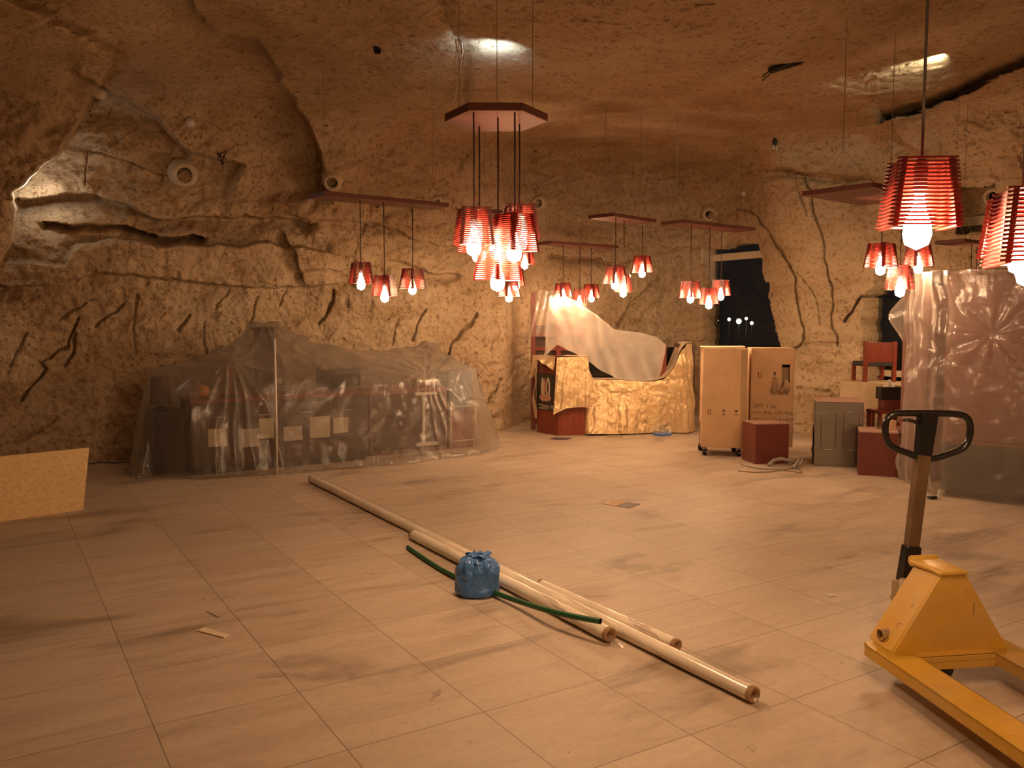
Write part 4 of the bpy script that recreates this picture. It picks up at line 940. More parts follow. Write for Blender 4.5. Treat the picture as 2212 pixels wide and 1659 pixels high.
# narrow strip hanging down the far edge
us = [np.array([*(o3[:2] + a * 1.16 + n_ * .0), zP + .0]), np.array([*(o3[:2] + a * 1.03 + n_ * .03), zP])]; ls = [W3(1152, 903, pl_[1] + .05), W3(1158, 903, pl_[1] - .05)]
m.grid(loft(us, ls, 10, 50, lambda u, v, P: .02 * np.sin(v * 11 + u) ))
single(m, 'satin_cloth', M['satin'], 'gold satin cloth over the red pulpit at the left of the booth', 'cloth', 'gold satin cloths', True)
# gold satin over the counter, rising to the end cabinet on the right
yc = 12.33
U = [W3(1262, 778, yc), W3(1270, 800, yc), W3(1282, 822, yc), W3(1340, 822, yc), W3(1400, 825, yc), W3(1434, 820, yc - .02), W3(1455, 796, yc - .06), W3(1472, 755, yc - .1), W3(1480, 742, yc - .08), W3(1493, 742, yc - .05)]
Lb = [fl(1267, 938), fl(1272, 941), fl(1290, 941), fl(1350, 940), fl(1410, 937), fl(1440, 936), fl(1465, 936), fl(1480, 936), fl(1490, 934), fl(1496, 931)]
Lb = [p + np.array([0, 0, .015]) for p in Lb]
def foldB(u, v, P):
    r = np.clip((u - .62) / .3, 0, 1); f1 = .045 * np.abs(np.sin(u * 60 + v * 5 * (1 - u) + .8 * clothnoise(P, 2, 4))) ** 1.5 * r * (.3 + .7 * v)
    z = clothnoise(P * np.array([1, 1, .6]), 5, 13, 4); return .012 + f1 + .03 * np.abs(z) + .015 * np.sin(u * 34 + 5 * z) * v * (1 - r) + .03 * np.exp(-(u / .08) ** 2)
m = MB(); G = loft(U, Lb, 170, 80, foldB); G[..., 2] = np.maximum(G[..., 2], .006); m.grid(G)
bk = [p + np.array([0, .5, .012]) for p in U]; fr_ = [p + np.array([0, -.004, .012]) for p in U]; m.grid(loft(bk, fr_, 120, 14, lambda u, v, P: .01 * clothnoise(P, 5, 9)))
m2 = loft([W3(1298, 824, yc - .05), W3(1362, 826, yc - .05)], [W3(1299, 846, yc - .07), W3(1366, 846, yc - .07)], 60, 20, lambda u, v, P: .012 + .012 * clothnoise(P, 9, 5)); m.grid(m2)
single(m, 'satin_cloth', M['satin'], 'gold satin cloth gathered over the low counter beside the cartons', 'cloth', 'gold satin cloths', True)
# white plastic over the rack and down to the right
yd = 12.38
U = [W3(1188, 640, yd + .2), W3(1203, 634, yd + .05), W3(1215, 640, yd), W3(1243, 650, yd), W3(1290, 681, yd), W3(1328, 713, yd), W3(1380, 718, yd + .08), W3(1420, 728, yd + .1), W3(1438, 745, yd + .1)]
Lc = [W3(1176, 771, yd - .12), W3(1190, 758, yd - .12), W3(1203, 746, yd - .1), W3(1232, 760, yd - .12), W3(1262, 775, yd - .12), W3(1290, 796, yd - .12), W3(1330, 818, yd - .1), W3(1385, 825, yd), W3(1423, 819, yd + .02)]
def foldC(u, v, P):
    d = u * 1.1 - v * .25; z = clothnoise(P, 1.6, 21); return .065 * np.abs(np.sin(d * 19 + 1.1 * z)) ** 2 * (.35 + .65 * v) * (1 - .55 * u) + .07 * np.exp(-((u - .16) / .06) ** 2) * v + .015 * clothnoise(P, 5, 22) + .05 * np.sin(PI * v) * u
m = MB(); G = loft(U, Lc, 150, 80, foldC); m.grid(G); bk = [p + np.array([0, .30, -.01]) for p in U]; m.grid(loft(bk, U, 120, 12, lambda u, v, P: .02 * clothnoise(P, 4, 3)))
single(m, 'plastic_sheet', M['sheet_soft'], 'pale plastic sheet sweeping down from the rack across the booth', 'plastic sheet', 'plastic dust sheets', True)
U = [W3(1148, 632, yd + .45), W3(1160, 629, yd + .38), W3(1180, 628, yd + .36), W3(1200, 627, yd + .36)]; Lc = [W3(1136, 746, yd + .42), W3(1146, 728, yd + .30), W3(1166, 728, yd + .3), W3(1190, 728, yd + .3)]
m = MB(); m.grid(loft(U, Lc, 60, 50, lambda u, v, P: .03 * np.abs(np.sin(u * 13 + v)) * (.4 + v) + .015 * clothnoise(P, 5, 5)))
single(m, 'plastic_sheet', M['sheet_pink'], 'greyish plastic film over the tall left corner of the booth rack', 'plastic sheet', 'plastic dust sheets', True)

# ------------------------------------------------------------------ cartons on castors
def caster(par, x, y, r=.045):
    w = MB(); w.lathe([(r * .3, -.014), (r, -.014), (r * 1.03, 0), (r, .014), (r * .3, .014)], 18, Matrix.Translation((x, y, r)) @ Matrix.Rotation(PI / 2, 4, 'Y') @ Matrix.Rotation(.5, 4, 'X')); c = w.build('caster', M['rubber'], par, True)
    f = MB(); f.box((x - .024, y, r * 1.25), (.005, .05, r * 1.4)); f.box((x + .024, y, r * 1.25), (.005, .05, r * 1.4)); f.box((x, y, r * 2.05), (.06, .06, .012)); f.build('fork', M['chrome'], c)
    h = MB(); h.lathe([(.013, -.03), (.013, .03)], 10, Matrix.Translation((x, y, r)) @ Matrix.Rotation(PI / 2, 4, 'Y'), cap=True); h.build('hub', M['chrome'], c)
def put_text(par, body, size, x, z, y, mat='print_', name='printed_text', rot=0.0):
    v, f = text_mesh(body, size); ca, sa = math.cos(rot), math.sin(rot)
    m = MB(); m.add([(x + p[0], y - .0008 - p[2], z + p[1]) for p in v], f); return m
def side_text(body, size, y0, z, x):   # on the left face
    v, f = text_mesh(body, size); m = MB(); m.add([(x - .0008 - p[2], y0 - p[0], z + p[1]) for p in v], f); return m
def icons(x, z, y, s, which):
    m = MB()
    def q(a, b, c, d): m.box((x + s * (a + b) / 2, y - .001, z + s * (c + d) / 2), (s * abs(b - a), .0012, s * abs(d - c)))
    if which == 'up':
        for k in (0, .45):
            q(k, k + .10, .12, .9); m.add([(x + s * (k - .08), y - .0016, z + s * .75), (x + s * (k + .18), y - .0016, z + s * .75), (x + s * (k + .05), y - .0016, z + s * 1.0)], [(0, 1, 2)])
        q(-.15, .7, 0, .07)
    if which == 'glass':
        m.add([(x + s * .02, y - .0016, z + s), (x + s * .38, y - .0016, z + s), (x + s * .34, y - .0016, z + s * .6), (x + s * .23, y - .0016, z + s * .45), (x + s * .17, y - .0016, z + s * .45), (x + s * .06, y - .0016, z + s * .6)], [(0, 1, 2, 3, 4, 5)])
        q(.17, .23, .1, .5); q(.05, .35, .04, .1); q(-.25, .65, -.04, .0)
    if which == 'umbrella':
        n = 10; m.add([(x + s * (.3 + .34 * math.cos(PI * k / n)), y - .0016, z + s * (.62 + .36 * math.sin(PI * k / n))) for k in range(n + 1)], [tuple(range(n + 1))]); q(.27, .33, .1, .7); q(.15, .3, .1, .15); q(-.15, .75, -.04, .0)
    return m
def carton(name, label, lf, rf, zb, ztop, depth, yaw):
    w = float(np.hypot(*(rf - lf)[:2])); mid = (lf + rf) / 2
    t = thing('carton', label, 'carton', (float(mid[0]), float(mid[1]), 0), yaw, 'tall cartons beside the booth'); H = ztop - zb
    return t, w, H
bl = fl(1514, 966, .105); br = fl(1611, 969, .105); zt1 = float(at(1518, 751, bl[1])[2]); yaw = math.atan2(br[1] - bl[1], br[0] - bl[0])
t, w, H = carton('a', 'tall worn carton on black castors with arrow, glass and umbrella marks', bl, br, .105, zt1, .5, yaw)
Dp = .48; m = MB(); bz = .105
nx = 14; front = []
m.hexa([(-w / 2, 0, bz), (w / 2, 0, bz), (w / 2 - .01, Dp, bz), (-w / 2 - .02, Dp, bz), (-w / 2 + .012, .004, bz + H), (w / 2 + .005, .006, bz + H - .01), (w / 2 - .01, Dp, bz + H - .01), (-w / 2 - .02, Dp, bz + H)]); m.build('carton_body', M['carton'], t, bevel=.006)
m = MB(); m.box((-.08, .24, bz + H + .003), (w * .8, Dp * .9, .006), (0, .01, .0)); m.box((w * .1, .22, bz + H + .009), (w * .7, .24, .005), (.02, -.01, .1)); m.build('top_flap', M['carton'], t)
m = MB(); m.box((w / 2 - .035, -.004, bz + H / 2), (.06, .008, H - .03)); m.build('corner_strip', M['carton_in'], t)
for x in (-w / 2 + .05, w / 2 - .08): caster(t, x, .05)
for x in (-w / 2 + .0, w / 2 - .12): caster(t, x, .42)
for x, k in ((-w / 2 + .075, 'up'), (-w / 2 + .25, 'glass'), (-w / 2 + .39, 'umbrella')): icons(x, bz + H * .335, 0, .062, k).build('printed_symbol', M['print_'], t)
ang = math.atan2(-.02, Dp)
for body, sz, z, y0 in (('MUSHROOM', .062, H * .945, .44), ('GAS', .06, H * .66, .34), ('POSITIVE', .068, H * .46, .42), ('H/W', .06, H * .335, .34)):
    side_text(body, sz, y0, bz + z, -w / 2 - .0205).build('printed_text', M['print_'], t)
m = MB(); m.box((-w / 2 - .018, .3, bz + H * .13), (.004, .10, .28)); m.build('label_patch', M['carton_in'], t)
bl = fl(1617, 965, .105); br = fl(1712, 967, .105); bl[1] += .05; br[1] += .05; bl[0] += .03; br[0] += .01; zt2 = float(at(1622, 753, bl[1])[2]); yaw2 = math.atan2(br[1] - bl[1], br[0] - bl[0]) - .02
t, w, H = carton('b', 'tall carton with a torn hole at upper right and printed weights', bl, br, .105, zt2, .5, yaw2)
m = MB(); hx0, hx1, hz0, hz1 = w / 2 - .14, w / 2 - .045, bz + H * .57, bz + H * .84
X = [-w / 2, hx0, hx1, w / 2]; Z = [bz, hz0, hz1, bz + H]
for i in range(3):
    for j in range(3):
        if (i, j) == (1, 1): continue
        m.box(((X[i] + X[i + 1]) / 2, .004, (Z[j] + Z[j + 1]) / 2), (X[i + 1] - X[i], .008, Z[j + 1] - Z[j]))
m.box((-w / 2, Dp / 2, bz + H / 2), (.008, Dp, H)); m.box((w / 2, Dp / 2, bz + H / 2), (.008, Dp, H)); m.box((0, Dp, bz + H / 2), (w, .008, H)); m.box((0, Dp / 2, bz + H), (w, Dp, .008)); m.box((0, Dp / 2, bz), (w, Dp, .008))
m.build('carton_body', M['carton'], t)
m = MB(); m.box(((hx0 + hx1) / 2, .09, (hz0 + hz1) / 2 - .03), (hx1 - hx0 + .05, .03, (hz1 - hz0) * .95)); m.build('packing_inside', M['carton_in'], t)
m = MB(); q = np.random.default_rng(5); fx = np.linspace(hx0 - .11, hx1, 12); G = np.array([[(x + .05 * (v - .5) * (1 - v), -.012 - .05 * math.sin(PI * v) + .012 * q.uniform(-1, 1), hz0 - .03 + (.13 + .05 * math.sin(k * .9)) * v + .02 * q.uniform(-1, 1)) for v in np.linspace(0, 1, 7)] for k, x in enumerate(fx)])
m.grid(G); m.build('torn_flap', M['carton_in'], t, False, solid=.006)
for x, k in ((-w / 2 + .08, 'up'), (-w / 2 + .26, 'glass')): icons(x, bz + H * .70, 0, .075, k).build('printed_symbol', M['print_'], t)
for body, z in (('QTY:  1 Set', .40), ('N.W: 38 kg  G.W: 44 kg', .335), ('MEAS: 61 X 51 X 128 CM', .265)):
    put_text(t, body, .056 if z > .38 else .047, -w / 2 + .03, bz + H * z, 0).build('printed_text', M['print_'], t)
for x in (-w / 2 + .06, w / 2 - .06): caster(t, x, .06); caster(t, x, .42)
# ------------------------------------------------------------------ red cubes, steel cabinet
def cube_box(name, label, lf, rf, ytop, dep, cat='box', group=None):
    mid = (lf + rf) / 2; w = float(np.hypot(*(rf - lf)[:2])); yaw = math.atan2(rf[1] - lf[1], rf[0] - lf[0]); h = float(at((pr_ := 0) + 0 or 1, 1, 1)[2]) * 0 + float(ytop)
    t = thing(name, label, cat, (float(mid[0]), float(mid[1]), 0), yaw, group); m = MB(); m.box((0, dep / 2, h / 2 - .006), (w, dep, h - .012)); m.build('box_body', M['redbox'], t, bevel=.003)
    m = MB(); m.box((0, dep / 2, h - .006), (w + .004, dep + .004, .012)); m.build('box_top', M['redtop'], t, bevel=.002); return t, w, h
lf, rf = fl(1631, 1003), fl(1703, 1001); h = float(at(1667, 915, lf[1])[2])
cube_box('cube_stool', 'dark red box with a pale top in front of the torn carton', lf, rf, h, .36, 'box', 'dark red boxes')
lf, rf = fl(1853, 1026), fl(1938, 1031); h = float(at(1855, 931, lf[1])[2]); hR2 = h
r2, w2, _ = cube_box('cube_stool', 'dark red box between the steel cabinet and the plastic sheet, a glass on it', lf, rf, h, .42, 'box', 'dark red boxes')
# drinking glass on it
gp = at(1901, 918, lf[1] + .2); o = MB().lathe([(.033, .002), (.036, .10), (.033, .10), (.030, .006), (.001, .006)], 18).build('drinking_glass', M['clear'], None, True); o.location = (float(gp[0]), float(gp[1]), hR2); tag(o, 'small clear drinking glass on the right dark red box', 'glass')
gp = at(1928, 925, lf[1] + .12); m = MB(); m.box((0, 0, .05), (.06, .05, .10)); o = m.build('small_carton', M['carton'], None, bevel=.002); o.location = (float(gp[0]), float(gp[1]), hR2); tag(o, 'tiny brown carton next to the glass on the red box', 'carton')
# steel cabinet
lf, rf = fl(1757, 1006), fl(1862, 1010); bkl = fl(1716, 982); zS = float(at(1760, 868, lf[1])[2]); w = float(np.hypot(*(rf - lf)[:2])); yaw = math.atan2(rf[1] - lf[1], rf[0] - lf[0]); dS = .62
t = thing('steel_cabinet', 'brushed steel cabinet with two pressed panels in front of the rock pillar', 'cabinet', (float((lf + rf)[0] / 2), float((lf + rf)[1] / 2), 0), yaw)
m = MB(); m.hexa([(-w / 2, 0, 0), (w / 2, 0, 0), (w / 2 + .05, dS, 0), (-w / 2 + .05, dS, 0), (-w / 2, 0, zS), (w / 2, 0, zS), (w / 2 + .05, dS, zS), (-w / 2 + .05, dS, zS)]); m.build('cabinet_body', M['steel'], t, bevel=.006)
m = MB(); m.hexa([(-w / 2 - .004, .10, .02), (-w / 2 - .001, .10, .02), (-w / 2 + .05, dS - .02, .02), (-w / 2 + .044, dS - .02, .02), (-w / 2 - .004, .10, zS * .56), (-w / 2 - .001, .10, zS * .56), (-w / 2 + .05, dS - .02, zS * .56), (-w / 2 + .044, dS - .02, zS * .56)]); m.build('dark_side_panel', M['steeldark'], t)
m = MB(); m.box((-w / 2 + .008, .3, .14), (.01, .04, .05)); m.build('sticker', M['offwhite'], t)
def rrect(x0, x1, z0, z1, r, n=5):
    P = []
    for cx, cz, a0 in ((x1 - r, z0 + r, -PI / 2), (x1 - r, z1 - r, 0), (x0 + r, z1 - r, PI / 2), (x0 + r, z0 + r, PI)): P += [(cx + r * math.cos(a0 + PI / 2 * k / n), -.003, cz + r * math.sin(a0 + PI / 2 * k / n)) for k in range(n + 1)]
    return P
for x0, x1 in ((-w * .36, -w * .06), (w * .10, w * .42)): m = MB(); m.tube(rrect(x0, x1, zS * .26, zS * .84, .04), .005, 6, False, True); m.build('pressed_panel', M['steel'], t, True)
m = MB(); m.box((0, -.003, zS * .225), (w - .03, .006, .006)); m.box((0, -.003, zS * .93), (w - .01, .006, .004)); m.build('seam', M['steel'], t)
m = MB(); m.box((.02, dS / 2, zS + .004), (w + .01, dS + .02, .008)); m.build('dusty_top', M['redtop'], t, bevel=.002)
# cables and grey conduit before it
def gp_(px, py, z=.008): return fl(px, py, z)
t = thing('conduit', 'thick grey conduit piece arching on the floor before the left red box', 'conduit', tuple(map(float, fl(1700, 1006))))
o3 = fl(1700, 1006); m = MB(); m.tube([np.array(p) - o3 for p in (gp_(1660, 1005, .02), at(1672, 994, 9.55), at(1688, 991, 9.55), at(1705, 995, 9.55), at(1722, 999, 9.6))], .021, 10); m.build('conduit_tube', M['grey'], t, True)
m = MB(); m.tube([np.array(p) - o3 for p in (gp_(1714, 1010, .02), at(1722, 999, 9.50), at(1729, 990, 9.55))], .018, 10); m.build('conduit_branch', M['grey'], t, True)
m = MB(); m.tube([gp_(1599, 1002, .012), gp_(1610, 1006), gp_(1640, 1012), gp_(1690, 1014), gp_(1720, 1010), at(1728, 1004, 9.45), at(1733, 992, 9.5), at(1732, 985, 9.55)], .008, 8)
single(m, 'power_cable', M['grey'], 'long pale cable curling along the floor from the carton castors', 'cable', 'cables before the cartons', True)
m = MB(); m.tube([gp_(1594, 1017), gp_(1630, 1020), gp_(1665, 1019), gp_(1690, 1015), gp_(1712, 1018), gp_(1728, 1021), gp_(1732, 1019), at(1724, 1009, 9.35)], .006, 8)
single(m, 'thin_wire', M['dustpipe'], 'thin brown wire lying in front of the long pale cable', 'cable', 'cables before the cartons', True)
# ------------------------------------------------------------------ things in the gap right of the pillar
cT = 9.72; sA = cs(on_c(1852, 840, cT))[1]; zl = float(on_c(1880, 828, cT)[2])
t0 = on_c(1895, 840, cT); t = thing('side_table', 'table under a beige cloth in the gap right of the pillar', 'table', (float(t0[0]), float(t0[1]), 0), ANG + PI / 2)
m = MB(); m.box((0, -.35, zl - .02), (1.1, .62, .03)); m.build('tabletop', M['redwood'], t)
for x in (-.5, .5):
    for y in (-.62, -.08): m = MB(); m.box((x, y, (zl - .035) / 2), (.05, .05, zl - .035)); m.build('leg', M['redwood'], t)
o = MB(); o.box((0, -.35, zl - .002), (1.14, .66, .008)); o.box((0, -.022, zl - .17), (1.14, .008, .34)); o.box((-.572, -.35, zl - .17), (.008, .66, .34)); o = o.build('table_cloth', M['linen'], None); o.location = t.location; o.rotation_euler = t.rotation_euler; tag(o, 'beige cloth hanging over the side table right of the pillar', 'tablecloth')
# red chair on that table
pc = on_c(1900, 800, cT + .30); zc = zl + .004; ht = float(on_c(1900, 738, cT + .30)[2]) - zc
t = thing('chair', 'dark red wooden chair with a wide back, standing on the cloth-covered table', 'chair', (float(pc[0]), float(pc[1]), zc), .10)
wd = .46
for x in (-wd / 2 + .03, wd / 2 - .03): m = MB(); m.box((x, 0, ht * .5), (.05, .045, ht)); m.build('back_leg', M['redwood'], t, bevel=.003)
for x in (-wd / 2 + .03, wd / 2 - .03): m = MB(); m.box((x, .3, ht * .2), (.045, .045, ht * .4)); m.build('front_leg', M['redwood'], t, bevel=.003)
m = MB(); m.box((0, 0, ht * .73), (wd - .1, .025, ht * .50)); m.build('backrest', M['redwood'], t, bevel=.003); m = MB(); m.box((0, .15, ht * .44), (wd - .02, .33, .06)); m.build('seat', M['charcoal'], t, bevel=.01)
# low red chair / tray stack with the tissue box
pk = at(1914, 885, 9.75); zk = float(pk[2]); t = thing('serving_stand', 'small red open stand carrying the black tissue box', 'stand', (float(pk[0]) + .03, float(pk[1]), 0), .1); sw_ = .36
for x in (-sw_ / 2 + .02, sw_ / 2 - .02):
    for y in (-.1, .14): m = MB(); m.box((x, y, zk / 2), (.035, .035, zk)); m.build('leg', M['redwood'], t)
m = MB(); m.box((0, .02, zk - .02), (sw_, .3, .03)); m.build('top', M['redwood'], t); m = MB(); m.box((0, -.1, zk - .16), (sw_, .025, .035)); m.build('rail', M['redwood'], t); m = MB(); m.box((-.04, .02, zk * .55), (sw_ + .22, .34, .02)); m.build('shelf', M['blackgloss'], t)
zbx = float(at(1914, 862, 9.7)[2]) ; m = MB(); m.box((0, 0, (zbx - zk) / 2), (.22, .16, zbx - zk)); o = m.build('red_case', M['redbox'], None, bevel=.004); o.location = (float(pk[0]) + .04, float(pk[1]) - .02, zk + .001 - .006); tag(o, 'little dark red case under the tissue box', 'box')
ztb = float(at(1914, 836, 9.7)[2]) - zbx; t = thing('tissue_box', 'black tissue box with a white tissue standing up, right of the pillar', 'tissue box', (float(pk[0]) + .02, float(pk[1]) - .02, zbx)); m = MB(); m.box((0, 0, ztb / 2), (.25, .15, ztb)); m.build('box_body', M['black'], t, bevel=.004)
m = MB(); G = np.array([[((.055 * (1 - v) + .004) * math.cos(a) * (1 + .3 * math.sin(3 * a)), .03 * (1 - v) * math.sin(a), ztb + .09 * v) for a in np.linspace(0, 2 * PI, 16, endpoint=False)] for v in np.linspace(0, 1, 6)]); m.grid(G, True); m.build('tissue', M['white'], t, True)
# ------------------------------------------------------------------ tall cabinet under plastic at the right
k0 = np.array([4.06, 7.93]); kd = np.array([.772, -.636]); kb = np.array([.636, .772]); hC = 2.08
t = thing('tall_cabinet', 'tall red-brown cabinet with a dark lower panel, wrapped in plastic at far right', 'cabinet', (float(k0[0]), float(k0[1]), 0), math.atan2(kd[1], kd[0]))
m = MB(); m.box((1.0, .28, .50 + (hC - .50) / 2), (2.0, .56, hC - .50)); m.build('upper_body', M['pinkwood'], t, bevel=.006)
m = MB(); m.box((1.0, .28, .28), (2.0, .56, .44)); m.build('lower_panel', M['greytop'], t, bevel=.006); m = MB(); m.box((1.0, .29, .03), (1.94, .5, .06)); m.build('plinth', M['black'], t)
for x in (.5, 1.5): m = MB(); m.box((x, -.008, 1.28), (.94, .016, 1.46)); d = m.build('door', M['pinkwood'], t, bevel=.003); h = MB(); h.tube([(x + .38, -.03, 1.1), (x + .38, -.03, 1.4)], .008, 8); h.build('handle', M['chrome'], d)
q0 = np.array([4.20, 8.55]); t = thing('tall_shelf', 'narrower pale red shelf unit behind the plastic, left of the tall cabinet', 'shelf', (float(q0[0]), float(q0[1]), 0), .35)
m = MB(); m.box((.30, .18, 1.0), (.58, .34, 2.0)); m.build('shelf_body', M['pinkwood'], t, bevel=.006); 
for z in (.5, 1.0, 1.5): m = MB(); m.box((.30, .0, z), (.56, .02, .03)); m.build('shelf_edge', M['redwood'], t)
def wrap():
    base = [(4.30, 9.02), (4.14, 8.86), (4.05, 8.60), (4.00, 8.30), (3.985, 8.10), (4.00, 7.94), (4.05, 7.87)] + [tuple(k0 + kd * s + kb * -.055) for s in np.linspace(.06, 1.95, 24)]
    b = np.array(base); d = np.r_[0, np.cumsum(np.linalg.norm(np.diff(b, axis=0), axis=1))]; nu, nv = 260, 150; u = np.linspace(0, d[-1], nu)
    X = np.stack([np.interp(u, d, b[:, 0]), np.interp(u, d, b[:, 1])], -1)
    for _ in range(10): X[1:-1] = .25 * X[:-2] + .5 * X[1:-1] + .25 * X[2:]
    tg = np.gradient(X, axis=0); tg /= np.linalg.norm(tg, axis=1, keepdims=True); nr = np.stack([tg[:, 1], -tg[:, 0]], -1)
    if (nr @ np.array([0, 1])).mean() > 0: nr = -nr
    z = np.linspace(.015, hC + .03, nv); Ug, Zg = np.meshgrid(u, z, indexing='ij'); uC = float(d[6])
    Xn = np.repeat(X[:, None], nv, 1); q = np.concatenate([Xn, Zg[..., None]], -1); nz = clothnoise(q, 1.8, 33); nf = clothnoise(q, 6, 35)
    left = 1 - sstep(Ug, uC - .10, uC + .12); F = np.zeros_like(Ug)
    F += left * (.030 * np.sin(Ug * 34 + 1.2 * nz + Zg * .8) * (.35 + .65 * np.abs(Zg - 1.0)) + .02 * nz)
    F += left * .26 * np.exp(-((Zg - 1.68) / .20) ** 2) * np.exp(-((Ug - .05) / .22) ** 2)           # the billow at the free edge
    F += left * .10 * np.exp(-((Zg - .18) / .14) ** 2) * np.exp(-((Ug - .20) / .25) ** 2)
    # star folds from the pinch in the front and from the corner
    for pu, pz, k, amp, rad, ph in ((uC + .36, 1.52, 9, .034, .75, .4), (uC - .06, 1.31, 7, .024, .6, 1.1)):
        r = np.hypot(Ug - pu, Zg - pz) + 1e-4; an = np.arctan2(Zg - pz, Ug - pu); F += amp * np.abs(np.sin(an * k / 2 + ph + .5 * nz)) ** 3 * np.exp(-r / rad) * np.minimum(r / .15, 1) - .03 * np.exp(-(r / .08) ** 2)
    F += (1 - left) * .012 * np.exp(-((Ug - uC - .36) / .012) ** 2) * (Zg > 1.5) + .010 * nf + .01 * nz
    F += (1 - left) * .018 * np.sin(Ug * 9 + 1) * (Zg > 1.5) * sstep(Zg, 1.5, 1.9)
    P = q.copy(); P[..., :2] += nr[:, None] * F[..., None]
    top = P[:, -1].copy(); m = MB(); m.grid(P)
    rows = [top]
    for w_, dz in ((.02, .012), (.10, .012), (.25, .006)):
        r = top.copy(); r[:, :2] -= nr * w_; r[:, 2] = hC + .03 + dz * .5; rows.append(r)
    m.grid(np.stack(rows, 1)); return m
single(wrap(), 'plastic_sheet', M['sheet_pink'], 'tall pinkish plastic sheet with star folds wrapping the cabinet at far right', 'plastic sheet', 'plastic dust sheets', True)
p = fl(2020, 1076); t = thing('floor_clip', 'small white tab with a dark base on the floor by the tall plastic sheet', 'clip', (float(p[0]), float(p[1]) - .05, 0), .2)
m = MB(); m.box((-.03, .02, .012), (.10, .05, .024)); m.build('dark_base', M['black'], t, bevel=.003); m = MB(); m.box((.015, 0, .045), (.035, .014, .09), (0, .25, 0)); m.build('white_tab', M['white'], t, bevel=.004)

# ------------------------------------------------------------------ rolls, hose, bag and litter on the floor
def roll(label, a, b, r, wall=.006, tail=True, seed=1, ends=True, lift=0.0):
    a = np.array(a); b = np.array(b); a[2] = b[2] = r + lift; o3 = (a + b) / 2; o3[2] = lift; L = np.linalg.norm(b - a); n = 60; rr = np.random.default_rng(seed)
    t = thing('wrapped_roll', label, 'roll', tuple(map(float, o3)), 0, 'wrapped rolls on the floor'); u = (b - a) / L
    pts = [a + u * L * k / (n - 1) - o3 for k in range(n)]; rad = [r * (1 - .06 * abs(math.sin(k * .55 + seed)) * rr.uniform(.3, 1)) for k in range(n)]
    m = MB(); m.tube(pts, rad, 22, cap=False); m.build('film_wrapping', M['tube'], t, True)
    for e, s in ((a, 1), (b, -1)):
        c = MB(); d = u * s; q = Vector(-d).to_track_quat('Z', 'Y').to_matrix().to_4x4(); T = Matrix.Translation(tuple(e - o3)) @ q
        c.lathe([(r * .97, -.02), (r * .98, .004), (r * .66, .006), (r * .64, -.08), (.001, -.08)], 20, T); c.build('core', M['core'], t, True)
    # a spiral lap of loose film and a torn tail
    sp = MB(); G = []
    for k in range(70):
        f = k / 69; an = 1.2 + f * 7.0; ct = a + u * L * (.30 + .62 * f) - o3; s_ = Vector(u).cross(Vector((0, 0, 1))).normalized(); up = np.array([0, 0, 1.0]); sd = np.array(s_)
        G.append([ct + u * w_ + (up * math.cos(an + w_) + sd * math.sin(an + w_)) * (r * 1.03 + .003 * math.sin(9 * w_ + k)) for w_ in np.linspace(-.10, .10, 6)])
    sp.grid(np.array(G)); sp.build('loose_film', M['sheet_pink'], t, True)
    if tail:
        tl = MB(); e = b - o3; G = [[e + u * (.012 + .05 * v) + np.array([.03 * (w_ - .5) * (1 + v), -.02 * v, -r * .2 - (r * .72) * v ** .5]) + .004 * rr.uniform(-1, 1, 3) for w_ in np.linspace(0, 1, 6)] for v in np.linspace(0, 1, 6)]; tl.grid(np.array(G)); tl.build('film_tail', M['sheet_pink'], t, True)
    return t
rA = .037
roll('longest wrapped roll, reaching from near the white pole to the lower right', fl(673, 1042), fl(1628, 1519), rA, seed=1)
roll('shorter wrapped roll lying in front of the longest one behind the blue bag', fl(893, 1166), fl(1318, 1388), .040, seed=4)
a, b = fl(1160, 1276), fl(1455, 1412); dd = np.array([.62, .78, 0]); roll('bare-ended pale roll lying behind the right half of the longest roll', a + dd * .035, b + dd * .035, .032, tail=False, seed=7)
P = [fl(881, 1182, .016), fl(905, 1199, .016), fl(940, 1222, .016), fl(975, 1242, .018), fl(1020, 1262, .02), fl(1080, 1285, .03), fl(1130, 1302, .05), fl(1180, 1318, .085), fl(1240, 1332, .10), fl(1297, 1342, .115)]
o3 = P[4].copy(); o3[2] = 0; t = thing('green_hose', 'dark green hose piece curving under the blue bag and over the rolls', 'hose', tuple(map(float, o3))); m = MB()
Q = []
for k in range(len(P) - 1):
    for s in (0, .25, .5, .75): Q.append(P[k] * (1 - s) + P[k + 1] * s - o3)
Q.append(P[-1] - o3)
for _ in range(3): Q = [Q[0]] + [(Q[i - 1] + 2 * Q[i] + Q[i + 1]) / 4 for i in range(1, len(Q) - 1)] + [Q[-1]]
m.tube(Q, .0155, 14, cap=False); m.build('hose_wall', M['green'], t, True)
d = Vector(Q[-1] - Q[-2]).normalized(); T = Matrix.Translation(tuple(Q[-1])) @ d.to_track_quat('Z', 'Y').to_matrix().to_4x4(); m = MB(); m.lathe([(.0155, 0), (.011, .001), (.011, -.05), (.0005, -.05)], 14, T); m.build('open_end', M['hole'], t, True)  # hollow end coloured near-black for the shade inside
